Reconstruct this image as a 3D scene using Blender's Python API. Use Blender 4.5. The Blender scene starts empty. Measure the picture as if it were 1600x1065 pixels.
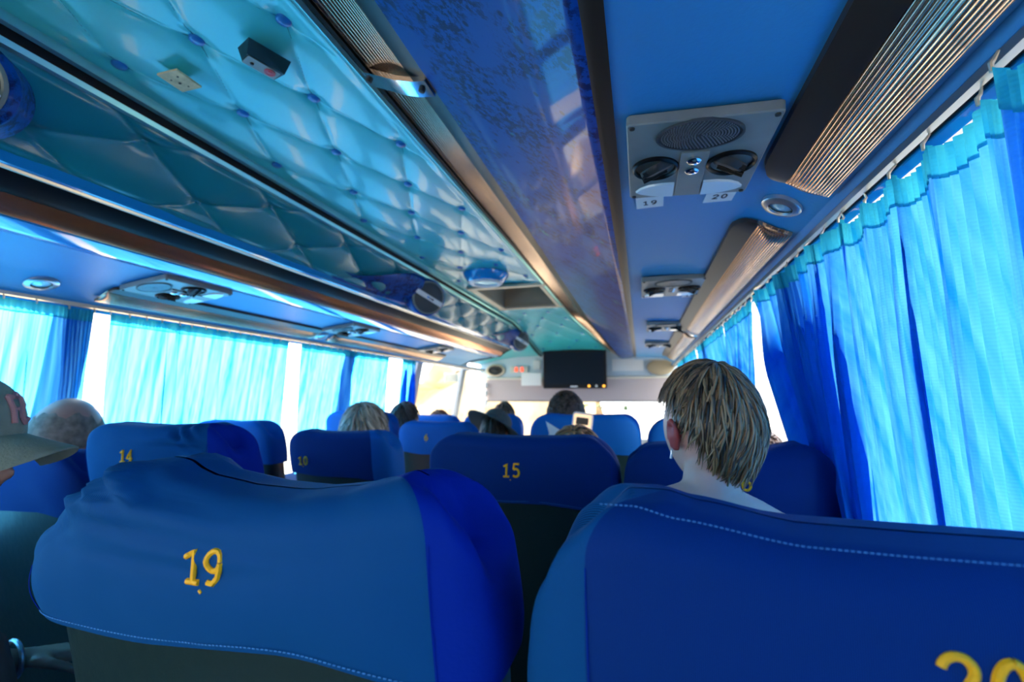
import bpy, math, random
from mathutils import Vector, Matrix, noise
PI = math.pi
random.seed(7)
S = bpy.context.scene
COL = S.collection

# ------------------------------------------------------------ camera, world, sun, exposure
F, PX, PY = 711.0, 200.0, 86.0
th = math.atan(PY / F); ps = math.atan(PX / F * math.cos(th))
cr = Vector((math.cos(ps), math.sin(ps), 0))
ca = Vector((-math.sin(ps) * math.cos(th), math.cos(ps) * math.cos(th), math.sin(th)))
cu = cr.cross(ca)
cam = bpy.data.cameras.new('camera'); camo = bpy.data.objects.new('camera', cam); COL.objects.link(camo)
m = Matrix.Identity(4)
for i in range(3):
    m[i][0] = cr[i]; m[i][1] = cu[i]; m[i][2] = -ca[i]
camo.matrix_world = m
cam.sensor_width = 36; cam.lens = F * 36 / 1600; cam.clip_start = 0.01; cam.clip_end = 300
cam.dof.use_dof = True; cam.dof.focus_distance = 0.5; cam.dof.aperture_fstop = 5.0
S.camera = camo
W = bpy.data.worlds.new('world'); S.world = W; W.use_nodes = True
bgn = W.node_tree.nodes['Background']
bgn.inputs[0].default_value = (0.93, 0.97, 1.0, 1); bgn.inputs[1].default_value = 3.0
sl = bpy.data.lights.new('sun', 'SUN'); sl.energy = 24.0; sl.angle = math.radians(1.5); sl.color = (1, .88, .62)
so = bpy.data.objects.new('sun', sl); COL.objects.link(so)
so.rotation_euler = Vector((0.72, -0.30, -0.62)).to_track_quat('-Z', 'Y').to_euler()
S.view_settings.view_transform = 'Standard'; S.view_settings.look = 'None'
S.view_settings.gamma = 1; S.view_settings.exposure = 1.17; S.view_settings.use_curve_mapping = False
S.cycles.max_bounces = 9; S.cycles.diffuse_bounces = 5; S.cycles.glossy_bounces = 3
S.cycles.transmission_bounces = 4; S.cycles.transparent_max_bounces = 8
S.cycles.caustics_reflective = False; S.cycles.caustics_refractive = False
S.cycles.use_denoising = True

# ------------------------------------------------------------ materials
def newmat(name):
    m = bpy.data.materials.new(name); m.use_nodes = True
    nt = m.node_tree
    return m, nt, nt.nodes['Principled BSDF']
def P(name, col, rough=.5, metal=0, coat=0, spec=.5, bump=0, bscale=60, var=0, vscale=4, stretch=None, sheen=0, sss=0, aniso=0):
    m, nt, b = newmat(name)
    b.inputs['Base Color'].default_value = (*col, 1); b.inputs['Roughness'].default_value = rough
    b.inputs['Metallic'].default_value = metal; b.inputs['Coat Weight'].default_value = coat
    b.inputs['Coat Roughness'].default_value = .08
    b.inputs['Specular IOR Level'].default_value = spec; b.inputs['Sheen Weight'].default_value = sheen
    if sss:
        b.inputs['Subsurface Weight'].default_value = sss
        b.inputs['Subsurface Radius'].default_value = (1, .3, .15); b.inputs['Subsurface Scale'].default_value = .008
    tc = nt.nodes.new('ShaderNodeTexCoord'); mp = nt.nodes.new('ShaderNodeMapping')
    nt.links.new(tc.outputs['Object'], mp.inputs[0])
    if stretch: mp.inputs['Scale'].default_value = stretch
    if var:
        n = nt.nodes.new('ShaderNodeTexNoise'); n.inputs['Scale'].default_value = vscale; n.inputs['Detail'].default_value = 4
        nt.links.new(mp.outputs[0], n.inputs['Vector'])
        r = nt.nodes.new('ShaderNodeValToRGB'); r.color_ramp.elements[0].position = .3; r.color_ramp.elements[1].position = .7
        r.color_ramp.elements[0].color = (*[c * (1 - var) for c in col], 1); r.color_ramp.elements[1].color = (*[min(1, c * (1 + var)) for c in col], 1)
        nt.links.new(n.outputs[0], r.inputs[0]); nt.links.new(r.outputs[0], b.inputs['Base Color'])
    if bump:
        n = nt.nodes.new('ShaderNodeTexNoise'); n.inputs['Scale'].default_value = bscale; n.inputs['Detail'].default_value = 3
        nt.links.new(mp.outputs[0], n.inputs['Vector'])
        bp = nt.nodes.new('ShaderNodeBump'); bp.inputs['Strength'].default_value = bump; bp.inputs['Distance'].default_value = .002
        nt.links.new(n.outputs[0], bp.inputs['Height']); nt.links.new(bp.outputs[0], b.inputs['Normal'])
    return m
def emis(name, col, s):
    m, nt, b = newmat(name)
    b.inputs['Base Color'].default_value = (*col, 1)
    b.inputs['Emission Color'].default_value = (*col, 1); b.inputs['Emission Strength'].default_value = s
    return m
def curtain_mat(name, trans, diff):
    m, nt, b = newmat(name); nt.nodes.remove(b)
    out = nt.nodes['Material Output']
    t = nt.nodes.new('ShaderNodeBsdfTranslucent'); d = nt.nodes.new('ShaderNodeBsdfDiffuse'); mx = nt.nodes.new('ShaderNodeMixShader')
    g = nt.nodes.new('ShaderNodeBsdfGlossy'); g.inputs['Roughness'].default_value = .5; g.inputs['Color'].default_value = (.05, .4, 1, 1)
    mx2 = nt.nodes.new('ShaderNodeMixShader'); mx2.inputs[0].default_value = .03
    tc = nt.nodes.new('ShaderNodeTexCoord'); mp = nt.nodes.new('ShaderNodeMapping'); mp.inputs['Scale'].default_value = (0, 22, .6)
    n = nt.nodes.new('ShaderNodeTexNoise'); n.inputs['Scale'].default_value = 2.2; n.inputs['Detail'].default_value = 3
    nt.links.new(tc.outputs['Object'], mp.inputs[0]); nt.links.new(mp.outputs[0], n.inputs['Vector'])
    r = nt.nodes.new('ShaderNodeValToRGB')
    r.color_ramp.elements[0].position = .30; r.color_ramp.elements[1].position = .66
    r.color_ramp.elements[0].color = (trans[0] * .05, trans[1] * .50, trans[2] * .90, 1); r.color_ramp.elements[1].color = (*trans, 1)  # vertical streaks in the colour imitate shading between the folds
    nt.links.new(n.outputs[0], r.inputs[0]); nt.links.new(r.outputs[0], t.inputs['Color'])
    d.inputs['Color'].default_value = (*diff, 1)
    # open weave: fine threads as bump
    w = nt.nodes.new('ShaderNodeTexWave'); w.wave_type = 'BANDS'; w.bands_direction = 'Z'; w.inputs['Scale'].default_value = 75
    nt.links.new(tc.outputs['Object'], w.inputs['Vector'])
    bp = nt.nodes.new('ShaderNodeBump'); bp.inputs['Strength'].default_value = .18; bp.inputs['Distance'].default_value = .002
    nt.links.new(w.outputs[0], bp.inputs['Height'])
    for q in (t, d): nt.links.new(bp.outputs[0], q.inputs['Normal'])
    mx.inputs[0].default_value = .5
    nt.links.new(d.outputs[0], mx.inputs[1]); nt.links.new(t.outputs[0], mx.inputs[2])
    nt.links.new(mx.outputs[0], mx2.inputs[1]); nt.links.new(g.outputs[0], mx2.inputs[2])
    nt.links.new(mx2.outputs[0], out.inputs[0])
    return m
def seat_mat(name, c0, c1, scale=420, dr='X'):
    m, nt, b = newmat(name)
    tc = nt.nodes.new('ShaderNodeTexCoord'); w = nt.nodes.new('ShaderNodeTexWave'); w.bands_direction = dr
    w.inputs['Scale'].default_value = scale; w.inputs['Distortion'].default_value = .6; w.inputs['Detail'].default_value = 1
    nt.links.new(tc.outputs['UV'], w.inputs['Vector'])
    r = nt.nodes.new('ShaderNodeValToRGB'); r.color_ramp.elements[0].color = (*c0, 1); r.color_ramp.elements[1].color = (*c1, 1)
    nt.links.new(w.outputs[0], r.inputs[0]); nt.links.new(r.outputs[0], b.inputs['Base Color'])
    bp = nt.nodes.new('ShaderNodeBump'); bp.inputs['Strength'].default_value = .15; bp.inputs['Distance'].default_value = .0005
    nt.links.new(w.outputs[0], bp.inputs['Height']); nt.links.new(bp.outputs[0], b.inputs['Normal'])
    b.inputs['Roughness'].default_value = .75; b.inputs['Specular IOR Level'].default_value = .12
    b.inputs['Sheen Weight'].default_value = .08; b.inputs['Sheen Tint'].default_value = (.1, .5, .9, 1)
    return m
def marble_mat(name):
    m, nt, b = newmat(name)
    tc = nt.nodes.new('ShaderNodeTexCoord')
    def noi(sc, lo, hi, det=6):
        n = nt.nodes.new('ShaderNodeTexNoise'); n.inputs['Scale'].default_value = sc; n.inputs['Detail'].default_value = det; n.inputs['Roughness'].default_value = .7
        nt.links.new(tc.outputs['Object'], n.inputs['Vector'])
        r = nt.nodes.new('ShaderNodeValToRGB'); r.color_ramp.elements[0].position = lo; r.color_ramp.elements[1].position = hi
        nt.links.new(n.outputs[0], r.inputs[0]); return r
    a = noi(9, .44, .54); c = noi(75, .46, .54); d = noi(9, .64, .66, 9)
    v = nt.nodes.new('ShaderNodeTexVoronoi'); v.inputs['Scale'].default_value = 26
    nt.links.new(tc.outputs['Object'], v.inputs['Vector'])
    rv = nt.nodes.new('ShaderNodeValToRGB'); rv.color_ramp.elements[0].position = .10; rv.color_ramp.elements[1].position = .17
    rv.color_ramp.elements[0].color = (1, 1, 1, 1); rv.color_ramp.elements[1].color = (0, 0, 0, 1)
    nt.links.new(v.outputs['Distance'], rv.inputs[0])
    mul = nt.nodes.new('ShaderNodeMath'); mul.operation = 'MULTIPLY'
    nt.links.new(a.outputs[0], mul.inputs[0]); nt.links.new(c.outputs[0], mul.inputs[1])
    mxm = nt.nodes.new('ShaderNodeMath'); mxm.operation = 'MAXIMUM'
    nt.links.new(mul.outputs[0], mxm.inputs[0]); nt.links.new(rv.outputs[0], mxm.inputs[1])
    mx = nt.nodes.new('ShaderNodeMix'); mx.data_type = 'RGBA'
    mx.inputs[6].default_value = (.001, .065, .32, 1); mx.inputs[7].default_value = (.001, .012, .09, 1)
    nt.links.new(mxm.outputs[0], mx.inputs[0])
    mx2 = nt.nodes.new('ShaderNodeMix'); mx2.data_type = 'RGBA'
    mx2.inputs[7].default_value = (.02, .22, .22, 1)
    nt.links.new(d.outputs[0], mx2.inputs[0]); nt.links.new(mx.outputs[2], mx2.inputs[6])
    nt.links.new(mx2.outputs[2], b.inputs['Base Color'])
    b.inputs['Roughness'].default_value = .4; b.inputs['Specular IOR Level'].default_value = .12; b.inputs['Coat Weight'].default_value = .34; b.inputs['Coat IOR'].default_value = 1.38; b.inputs['Coat Roughness'].default_value = .05
    return m
def hair_mat(name, dark, light):
    m, nt, b = newmat(name)
    g = nt.nodes.new('ShaderNodeNewGeometry'); r = nt.nodes.new('ShaderNodeValToRGB')
    r.color_ramp.elements[0].color = (*dark, 1); r.color_ramp.elements[1].color = (*light, 1)
    nt.links.new(g.outputs['Random Per Island'], r.inputs[0]); nt.links.new(r.outputs[0], b.inputs['Base Color'])
    b.inputs['Roughness'].default_value = .38; b.inputs['Specular IOR Level'].default_value = .5
    return m
def glass_mat(name, tint=(1, 1, 1)):
    m, nt, b = newmat(name); nt.nodes.remove(b)
    t = nt.nodes.new('ShaderNodeBsdfTransparent'); t.inputs[0].default_value = (*tint, 1)
    g = nt.nodes.new('ShaderNodeBsdfGlossy'); g.inputs['Roughness'].default_value = .02
    lw = nt.nodes.new('ShaderNodeLayerWeight'); f = nt.nodes.new('ShaderNodeMath'); f.operation = 'POWER'; f.inputs[1].default_value = 5; nt.links.new(lw.outputs['Facing'], f.inputs[0])
    mx = nt.nodes.new('ShaderNodeMixShader')
    nt.links.new(f.outputs[0], mx.inputs[0]); nt.links.new(t.outputs[0], mx.inputs[1]); nt.links.new(g.outputs[0], mx.inputs[2])
    nt.links.new(mx.outputs[0], nt.nodes['Material Output'].inputs[0])
    return m
M = dict(
    ceil=P('turquoise_vinyl', (.05, .54, .60), .34, bump=.10, bscale=90, coat=.28),
    ceil2=P('teal_vinyl', (.008, .23, .30), .33, bump=.12, bscale=90, coat=.25),
    thread=P('thread', (.01, .22, .28), .7),
    button=P('blue_button', (.01, .16, .50), .35, coat=.3),
    under=P('blue_vinyl', (.03, .26, .56), .5, bump=.25, bscale=160),
    gloss=P('glossy_blue', (.01, .27, .68), .12, coat=.8),
    chrome=P('chrome', (.75, .78, .8), .12, metal=1),
    tealmetal=P('teal_metal', (.25, .62, .62), .28, metal=.8),
    brown=P('dark_bronze', (.03, .020, .015), .34, spec=.3),
    black=P('black_gloss', (.005, .005, .006), .32, spec=.18),
    dark=P('dark_matt', (.012, .014, .016), .6),
    flute=P('fluted_bronze_acrylic', (.60, .38, .25), .16, metal=.85),
    copper=P('copper_strip', (.85, .36, .17), .24, metal=.85),
    gold=P('pale_gold', (.75, .66, .5), .3, metal=.6),
    marble=marble_mat('marbled_blue'),
    plate=P('grey_plastic', (.21, .22, .20), .4, var=.12, vscale=20),
    grille=P('speaker_mesh', (.05, .06, .065), .5, metal=.3, bump=.6, bscale=500),
    white=P('white_plastic', (.72, .74, .74), .4),
    paper=P('white_paper', (.85, .85, .83), .7),
    ink=P('black_ink', (.01, .01, .01), .6),
    lens=P('frosted_lens', (.75, .82, .82), .25, coat=.3),
    reflector=P('halogen_reflector', (.55, .9, 1), .3, metal=.6, bump=.5, bscale=300),
    steel=P('satin_steel', (.5, .52, .54), .3, metal=.9),
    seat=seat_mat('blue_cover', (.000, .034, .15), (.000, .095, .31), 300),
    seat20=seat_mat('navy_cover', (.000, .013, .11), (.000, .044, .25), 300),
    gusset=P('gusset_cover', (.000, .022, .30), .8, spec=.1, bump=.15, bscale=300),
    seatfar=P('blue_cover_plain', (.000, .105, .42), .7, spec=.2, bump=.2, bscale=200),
    stitch=P('pale_stitch', (.05, .25, .6), .8),
    yellow=P('yellow_embroidery', (1.0, .50, .0), .6, bump=.5, bscale=500),
    shell=P('dark_green_vinyl', (.004, .025, .028), .42, bump=.4, bscale=60),
    cushion=P('patterned_dark_cloth', (.006, .012, .06), .8, var=.8, vscale=40),
    curtain=curtain_mat('curtain_cloth', (.10, .49, .92), (.001, .11, .56)),
    tape=curtain_mat('heading_tape', (.05, .45, .55), (.02, .38, .50)),
    wall=P('grey_wall_laminate', (.30, .34, .38), .5),
    roof=P('roof_skin', (.3, .32, .34), .6),
    floor=P('dark_floor_vinyl', (.03, .035, .045), .4, var=.4, vscale=30),
    glass=glass_mat('window_glass'),
    front=P('pale_blue_panel', (.58, .68, .74), .45),
    cream=P('cream_trim', (.62, .60, .52), .4),
    blind=P('mauve_blind', (.46, .39, .39), .7, bump=.3, bscale=30),
    screen=P('dark_screen', (.003, .010, .020), .4, spec=.15),
    amber=emis('amber_key', (1, .42, .04), 1.0),
    red=emis('red_digits', (1, .09, .04), .8),
    skin=P('skin_pale', (.85, .50, .40), .5, sss=.12, var=.06, vscale=30),
    ear=P('skin_backlit', (.45, .06, .05), .5, sss=.2),  # redder base colour stands in for backlight glowing through the ear
    skin2=P('skin_tan', (.42, .22, .15), .5, sss=.1, var=.12, vscale=25),
    hair=hair_mat('ash_brown_hair', (.010, .006, .0035), (.46, .26, .12)),
    hairblond=hair_mat('blond_grey_hair', (.18, .14, .09), (.75, .66, .5)),
    hairdark=hair_mat('dark_hair', (.010, .008, .006), (.12, .085, .06)),
    hairred=hair_mat('auburn_hair', (.03, .012, .008), (.14, .05, .03)),
    stubble=P('grey_stubble', (.20, .17, .13), .8, var=.4, vscale=60),
    cap=P('khaki_cloth', (.22, .25, .19), .85, bump=.5, bscale=260, var=.2, vscale=20),
    pink=P('pink_embroidery', (.52, .24, .24), .8, bump=.6, bscale=400),
    shirtb=P('light_blue_cloth', (.10, .32, .62), .8), shirtk=P('dark_cloth', (.010, .028, .036), .8, bump=.3, bscale=40),
    shirtn=P('navy_cloth', (.02, .04, .12), .8), shirtg=P('grey_cloth', (.2, .2, .2), .8), strap=P('black_strap', (.01, .01, .015), .6),
    hat=P('grey_felt', (.10, .11, .10), .85), phone=P('phone_case', (.72, .68, .66), .3),
    phscreen=emis('lit_phone_screen', (.9, .62, .35), .5), phscreend=P('phone_dark', (.03, .02, .015), .3),
    beige=P('beige_metal', (.60, .50, .36), .4, metal=.3), mesh=P('beige_mesh', (.42, .34, .22), .7, bump=1, bscale=150),
    sticker=P('beige_sticker', (.62, .48, .26), .6, var=.25, vscale=60), redp=P('red_print', (.55, .04, .05), .4),
    ground=P('asphalt', (.25, .24, .22), .9, var=.3, vscale=2), rock=P('ochre_rock', (.55, .40, .24), .9, var=.4, vscale=.8),
    leaf=P('hedge_green', (.18, .28, .08), .9, var=.5, vscale=3), greenink=P('green_lettering', (.10, .20, .06), .5),
)

# ------------------------------------------------------------ mesh helpers
class MB:
    def __init__(s): s.v = []; s.f = []; s.mi = []
    def add(s, vs, fs, k=0):
        o = len(s.v); s.v += [tuple(v) for v in vs]; s.f += [tuple(i + o for i in f) for f in fs]; s.mi += [k] * len(fs)
        return s
    def box(s, c, d, R=None, k=0, bev=0):
        x, y, z = [q / 2 for q in d]; c = Vector(c)
        if not bev:
            vs = [Vector((i * x, j * y, l * z)) for i in (-1, 1) for j in (-1, 1) for l in (-1, 1)]
            fs = [(0, 1, 3, 2), (4, 6, 7, 5), (0, 4, 5, 1), (2, 3, 7, 6), (0, 2, 6, 4), (1, 5, 7, 3)]
        else:   # rounded outline in the xy plane, chamfered top and bottom
            b = min(bev, x * .99, y * .99); vs = []; n = 4
            rings = [(-z, .3 * min(b, z)), (-z + .3 * min(b, z), 0), (z - .3 * min(b, z), 0), (z, .3 * min(b, z))]
            for zz, ins in rings:
                for q, (sx, sy) in enumerate(((1, 1), (-1, 1), (-1, -1), (1, -1))):
                    for t in range(n + 1):
                        an = (q + t / n) * PI / 2
                        vs.append(Vector((sx * (x - b) + (b - ins) * math.cos(an), sy * (y - b) + (b - ins) * math.sin(an), zz)))
            L = 4 * (n + 1); fs = [tuple(range(L - 1, -1, -1)), tuple(range(3 * L, 4 * L))]
            for r in range(3):
                for t in range(L):
                    u = (t + 1) % L; fs.append((r * L + t, r * L + u, (r + 1) * L + u, (r + 1) * L + t))
        if R: vs = [R @ v for v in vs]
        return s.add([c + v for v in vs], fs, k)
    def tube(s, pts, rad, n=10, k=0, caps=True, flat=1.0, nrm=None, closed=False):
        pts = [Vector(p) for p in pts]; N = len(pts)
        if not hasattr(rad, '__len__'): rad = [rad] * N
        o = []; prev = None
        for i, p in enumerate(pts):
            if closed: t = pts[(i + 1) % N] - pts[i - 1]
            else: t = pts[min(i + 1, N - 1)] - pts[max(i - 1, 0)]
            if t.length < 1e-9: t = Vector((0, 0, 1))
            t.normalize()
            if nrm is not None: a = Vector(nrm); a = (a - t * a.dot(t)).normalized()
            else:
                a = prev if prev is not None else (Vector((0, 0, 1)) if abs(t.z) < .9 else Vector((1, 0, 0)))
                a = (a - t * a.dot(t)).normalized()
            prev = a; b = t.cross(a)
            for j in range(n):
                an = 2 * PI * j / n
                o.append(p + a * (math.cos(an) * rad[i] * flat) + b * (math.sin(an) * rad[i]))
        fs = []
        for i in range(N if closed else N - 1):
            i2 = (i + 1) % N
            for j in range(n):
                fs.append((i * n + j, i * n + (j + 1) % n, i2 * n + (j + 1) % n, i2 * n + j))
        if caps and not closed: fs += [tuple(range(n - 1, -1, -1)), tuple(range((N - 1) * n, N * n))]
        return s.add(o, fs, k)
    def lathe(s, prof, c, axis=(0, 0, 1), n=32, k=0, ell=(1, 1), xdir=None):
        ax = Vector(axis).normalized()
        a = Vector(xdir) if xdir else (Vector((1, 0, 0)) if abs(ax.x) < .9 else Vector((0, 1, 0)))
        a = (a - ax * a.dot(ax)).normalized(); b = ax.cross(a); c = Vector(c); o = []; fs = []
        for r, h in prof:
            for j in range(n):
                an = 2 * PI * j / n
                o.append(c + ax * h + a * (r * ell[0] * math.cos(an)) + b * (r * ell[1] * math.sin(an)))
        for i in range(len(prof) - 1):
            for j in range(n):
                fs.append((i * n + j, i * n + (j + 1) % n, (i + 1) * n + (j + 1) % n, (i + 1) * n + j))
        if prof[0][0] < .004: fs.append(tuple(range(n - 1, -1, -1)))
        if prof[-1][0] < .004: fs.append(tuple(range((len(prof) - 1) * n, len(prof) * n)))
        return s.add(o, fs, k)
    def grid(s, fn, nu, nv, k=0, skip=None, wrap=False):
        o = [fn(i / nu, j / nv) for i in range(nu + 1) for j in range(nv + 1)]
        fs = []
        for i in range(nu):
            for j in range(nv):
                if skip and skip((i + .5) / nu, (j + .5) / nv): continue
                fs.append((i * (nv + 1) + j, (i + 1) * (nv + 1) + j, (i + 1) * (nv + 1) + j + 1, i * (nv + 1) + j + 1))
        return s.add(o, fs, k)
    def loft(s, fn, ys, k=0):          # fn(y) -> closed profile of (x, z) points
        o = []; n = 0
        for y in ys:
            p = fn(y); n = len(p); o += [(x, y, z) for x, z in p]
        fs = [tuple(range(n)), tuple(range((len(ys) - 1) * n + n - 1, (len(ys) - 1) * n - 1, -1))]
        for i in range(len(ys) - 1):
            for j in range(n):
                fs.append((i * n + j, i * n + (j + 1) % n, (i + 1) * n + (j + 1) % n, (i + 1) * n + j))
        return s.add(o, fs, k)
    def build(s, name, mat, parent=None, smooth=True, loc=(0, 0, 0), ang=40, fix=True):
        me = bpy.data.meshes.new(name); L = Vector(loc)
        me.from_pydata([tuple(Vector(v) - L) for v in s.v], [], s.f)
        mats = mat if isinstance(mat, (list, tuple)) else [mat]
        for q in mats: me.materials.append(M[q] if isinstance(q, str) else q)
        if len(mats) > 1: me.polygons.foreach_set('material_index', s.mi)
        me.update()
        if fix:
            import bmesh
            b = bmesh.new(); b.from_mesh(me); bmesh.ops.recalc_face_normals(b, faces=b.faces); b.to_mesh(me); b.free()
        if smooth:
            me.polygons.foreach_set('use_smooth', [True] * len(me.polygons))
            if ang:
                me.set_sharp_from_angle(angle=math.radians(ang))
        o = bpy.data.objects.new(name, me); COL.objects.link(o)
        o.location = L
        if parent:
            o.parent = parent
            o.matrix_parent_inverse = Matrix.Translation(-Vector(parent['_o'])) if '_o' in parent.keys() else Matrix.Identity(4)
        return o
def empty(name, loc, label, cat, group=None):
    o = bpy.data.objects.new(name, None); COL.objects.link(o); o.location = loc; o.empty_display_size = .05
    o['_o'] = [float(q) for q in loc]
    tag(o, label, cat, group); return o
def tag(o, label=None, cat=None, group=None, kind=None):
    if label: o['label'] = label
    if cat: o['category'] = cat
    if group: o['group'] = group
    if kind: o['kind'] = kind
    return o
def struct(o, label=None, cat=None): return tag(o, label, cat, None, 'structure')
def offset(pts, t):
    n = len(pts); out = []
    for i in range(n):
        a = Vector(pts[max(i - 1, 0)]); b = Vector(pts[min(i + 1, n - 1)]); d = (b - a).normalized()
        out.append((pts[i][0] - d.y * t, pts[i][1] + d.x * t))
    return out
def slab(pts, t): return list(pts) + offset(pts, t)[::-1]
def sm(a, b, x):
    t = max(0, min(1, (x - a) / (b - a))); return t * t * (3 - 2 * t)
def lerp(a, b, t): return a + (b - a) * t
def rng(a, b, n): return [a + (b - a) * i / n for i in range(n + 1)]
def interp(tab, x):
    if x <= tab[0][0]: return tab[0][1]
    for (x0, y0), (x1, y1) in zip(tab, tab[1:]):
        if x <= x1:
            t = (x - x0) / (x1 - x0); t = t * t * (3 - 2 * t) * .5 + t * .5; return y0 + (y1 - y0) * t
    return tab[-1][1]
FZ = -1.25       # floor, metres below the eye
# digits as strokes in a box 0.6 wide and 1 high
def arc(cx, cy, rx, ry, a0, a1, n=12): return [(cx + rx * math.cos(math.radians(lerp(a0, a1, i / n))), cy + ry * math.sin(math.radians(lerp(a0, a1, i / n)))) for i in range(n + 1)]
DIG = {
    '0': [arc(.3, .5, .24, .5, 90, 450, 22)],
    '1': [[(.08, .78), (.2, .84), (.32, 1), (.32, .5), (.32, 0)], [(.08, 0), (.56, 0)]],
    '2': [arc(.3, .74, .25, .26, 170, -30, 12) + [(.4, .42), (.2, .2), (.05, 0), (.3, 0), (.58, 0)]],
    '4': [[(.42, 0), (.42, .5), (.42, 1), (.2, .62), (.02, .3), (.3, .3), (.6, .3)], [(.26, 0), (.58, 0)]],
    '5': [[(.54, 1), (.12, 1), (.1, .58)] + arc(.28, .32, .27, .31, 125, -140, 12)],
    '6': [[(.46, .98), (.26, .86), (.1, .62)] + arc(.3, .3, .25, .3, 160, 520, 18)],
    '8': [arc(.3, .74, .2, .25, -90, 270, 16), arc(.3, .25, .25, .25, 90, 450, 16)],
    '9': [arc(.3, .7, .24, .3, 0, 360, 18) + [(.52, .5), (.44, .2), (.3, .02), (.1, .04)]],
    '3': [arc(.28, .75, .22, .25, 140, -80, 10) + arc(.28, .25, .26, .26, 80, -150, 12)],
}
def write(mb, txt, fn, h, r, n=8, flat=1.0, nrm=None, slant=.0, adv=.74, k=0):
    w = (len(txt) * adv - (adv - .6)) * h
    for i, ch in enumerate(txt):
        for st in DIG[ch]:
            pts = [fn(-w / 2 + (i * adv + x) * h + slant * y * h, (y - .5) * h) for x, y in st]
            mb.tube(pts, r, n, k=k, flat=flat, nrm=nrm)

# ------------------------------------------------------------ shell of the coach
Y0, YF = -1.3, 5.3
def wx(side, z):    # inner wall face: leans in towards the roof
    t = (z + .35) / .70
    return (.47 - .135 * t) if side > 0 else (-1.86 + .125 * t)
struct(MB().box((-.68, 2, FZ - .02), (2.9, 6.8, .04)).build('floor', 'floor', smooth=False), 'dark vinyl floor of the coach', 'floor')
for side, nm in ((-1, 'left'), (1, 'right')):
    mb = MB(); s = side
    pr = [(wx(s, FZ) , FZ), (wx(s, -.42), -.42), (wx(s, -.42) + s * .05, -.42), (wx(s, FZ) + s * .05, FZ)]
    pr = [(wx(s, -.42), FZ), (wx(s, -.42), -.42), (wx(s, -.42) + s * .05, -.42), (wx(s, -.42) + s * .05, FZ)]
    mb.loft(lambda y: pr, [Y0, YF])
    x = wx(s, .36)
    pr2 = [(x, .36), (x - s * .02, .90), (x + s * .05, .90), (x + s * .05, .36)]
    mb.loft(lambda y: pr2, [Y0, YF])
    struct(mb.build('wall_' + nm, 'wall', smooth=False), f'grey side wall of the coach below and above the {nm} windows', 'wall')
    # window posts and glass, bay by bay
    posts = [-1.27, -.35, 1.02, 2.46, 3.45, 4.45, 5.25] if s < 0 else [-1.27, -.05, 1.16, 2.62, 3.7, 4.6, 5.25]
    for i, (a, b) in enumerate(zip(posts, posts[1:])):
        g = MB(); xa, xb = wx(s, -.42) + s * .045, wx(s, .36) + s * .045
        g.add([(xa, a, -.42), (xa, b, -.42), (xb, b, .36), (xb, a, .36)], [(0, 1, 2, 3)])
        n = i + 1 + (6 if s > 0 else 0)
        struct(g.build(f'window_{n}', 'glass', smooth=False), f'{nm} side window pane, number {i+1} counted from the rear', 'window')
    for i, y in enumerate(posts):
        pw = .05 if 0 < i < len(posts) - 1 else .03
        xa, xb = wx(s, -.42) + s * .02, wx(s, .36) + s * .02
        g = MB().add([(xa - s * .012, y - pw, -.42), (xa - s * .012, y + pw, -.42), (xb - s * .012, y + pw, .36), (xb - s * .012, y - pw, .36),
                      (xa + s * .02, y - pw, -.42), (xa + s * .02, y + pw, -.42), (xb + s * .02, y + pw, .36), (xb + s * .02, y - pw, .36)],
                     [(0, 1, 2, 3), (4, 7, 6, 5), (0, 4, 5, 1), (2, 6, 7, 3), (1, 5, 6, 2), (0, 3, 7, 4)])
        struct(g.build(f'trim_{i+1+(10 if s>0 else 0)}', 'wall', smooth=False), f'window post on the {nm} side, number {i+1} from the rear', 'post')
struct(MB().box((-.76, 2, .92), (2.5, 6.7, .04)).build('roof', 'roof', smooth=False), 'roof skin above the ceiling lining', 'roof')
rw = MB(); rw.box((-.7, Y0 - .03, -.80), (2.5, .05, .92)); rw.box((-.7, Y0 - .03, .66), (2.5, .05, .52)); rw.box((-1.80, Y0 - .03, .03), (.24, .05, .74)); rw.box((-.06, Y0 - .03, .03), (1.20, .05, .74))
struct(MB().box((-1.17, Y0 - .03, .03), (1.02, .006, .74)).build('window_30', 'glass', smooth=False), 'added rear window behind the camera, letting in neutral daylight', 'window')  # unseen window, added to bring neutral daylight onto seat backs and hair
struct(rw.build('wall_rear', 'wall', smooth=False), 'rear wall behind the camera', 'wall')

# ---- tufted ceiling
CXL, CXR = -1.02, -.535
def ceil_drop(y): return .185 * sm(3.55, 4.95, y) ** 1.2
rowY = [.6 - .205 * k for k in range(9, 0, -1)] + [.6, .802, 1.016, 1.24, 1.45, 1.69, 1.935, 2.17, 2.40, 2.63, 2.86, 3.09, 3.32, 3.55, 3.78, 4.01, 4.24, 4.47, 4.70, 4.93, 5.2]
R0 = 9           # index of the row at y = .6
def yrow(y):
    for i in range(len(rowY) - 1):
        if y <= rowY[i + 1]: return i - R0 + (y - rowY[i]) / (rowY[i + 1] - rowY[i])
    return len(rowY) - R0
def tuft(a, b):  # button at integer (s, t); creases join neighbouring buttons
    s_, t_ = (a + b) / 2, (a - b) / 2
    ds, dt = abs(s_ - round(s_)), abs(t_ - round(t_))
    puff = (abs(math.sin(PI * s_)) * abs(math.sin(PI * t_))) ** .8
    crease = 1 - min(1, min(ds, dt) / .035)
    dimple = math.exp(-((ds * 2) ** 2 + (dt * 2) ** 2) / .05)
    return puff, crease, dimple
def cx(x, y): # the ceiling narrows to the front
    k = sm(3.6, 4.9, y)
    l, r = CXL + .01 * k, lerp(CXR, -.33, k)
    t = (x - CXL) / (CXR - CXL); return lerp(l, r, t)
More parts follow.
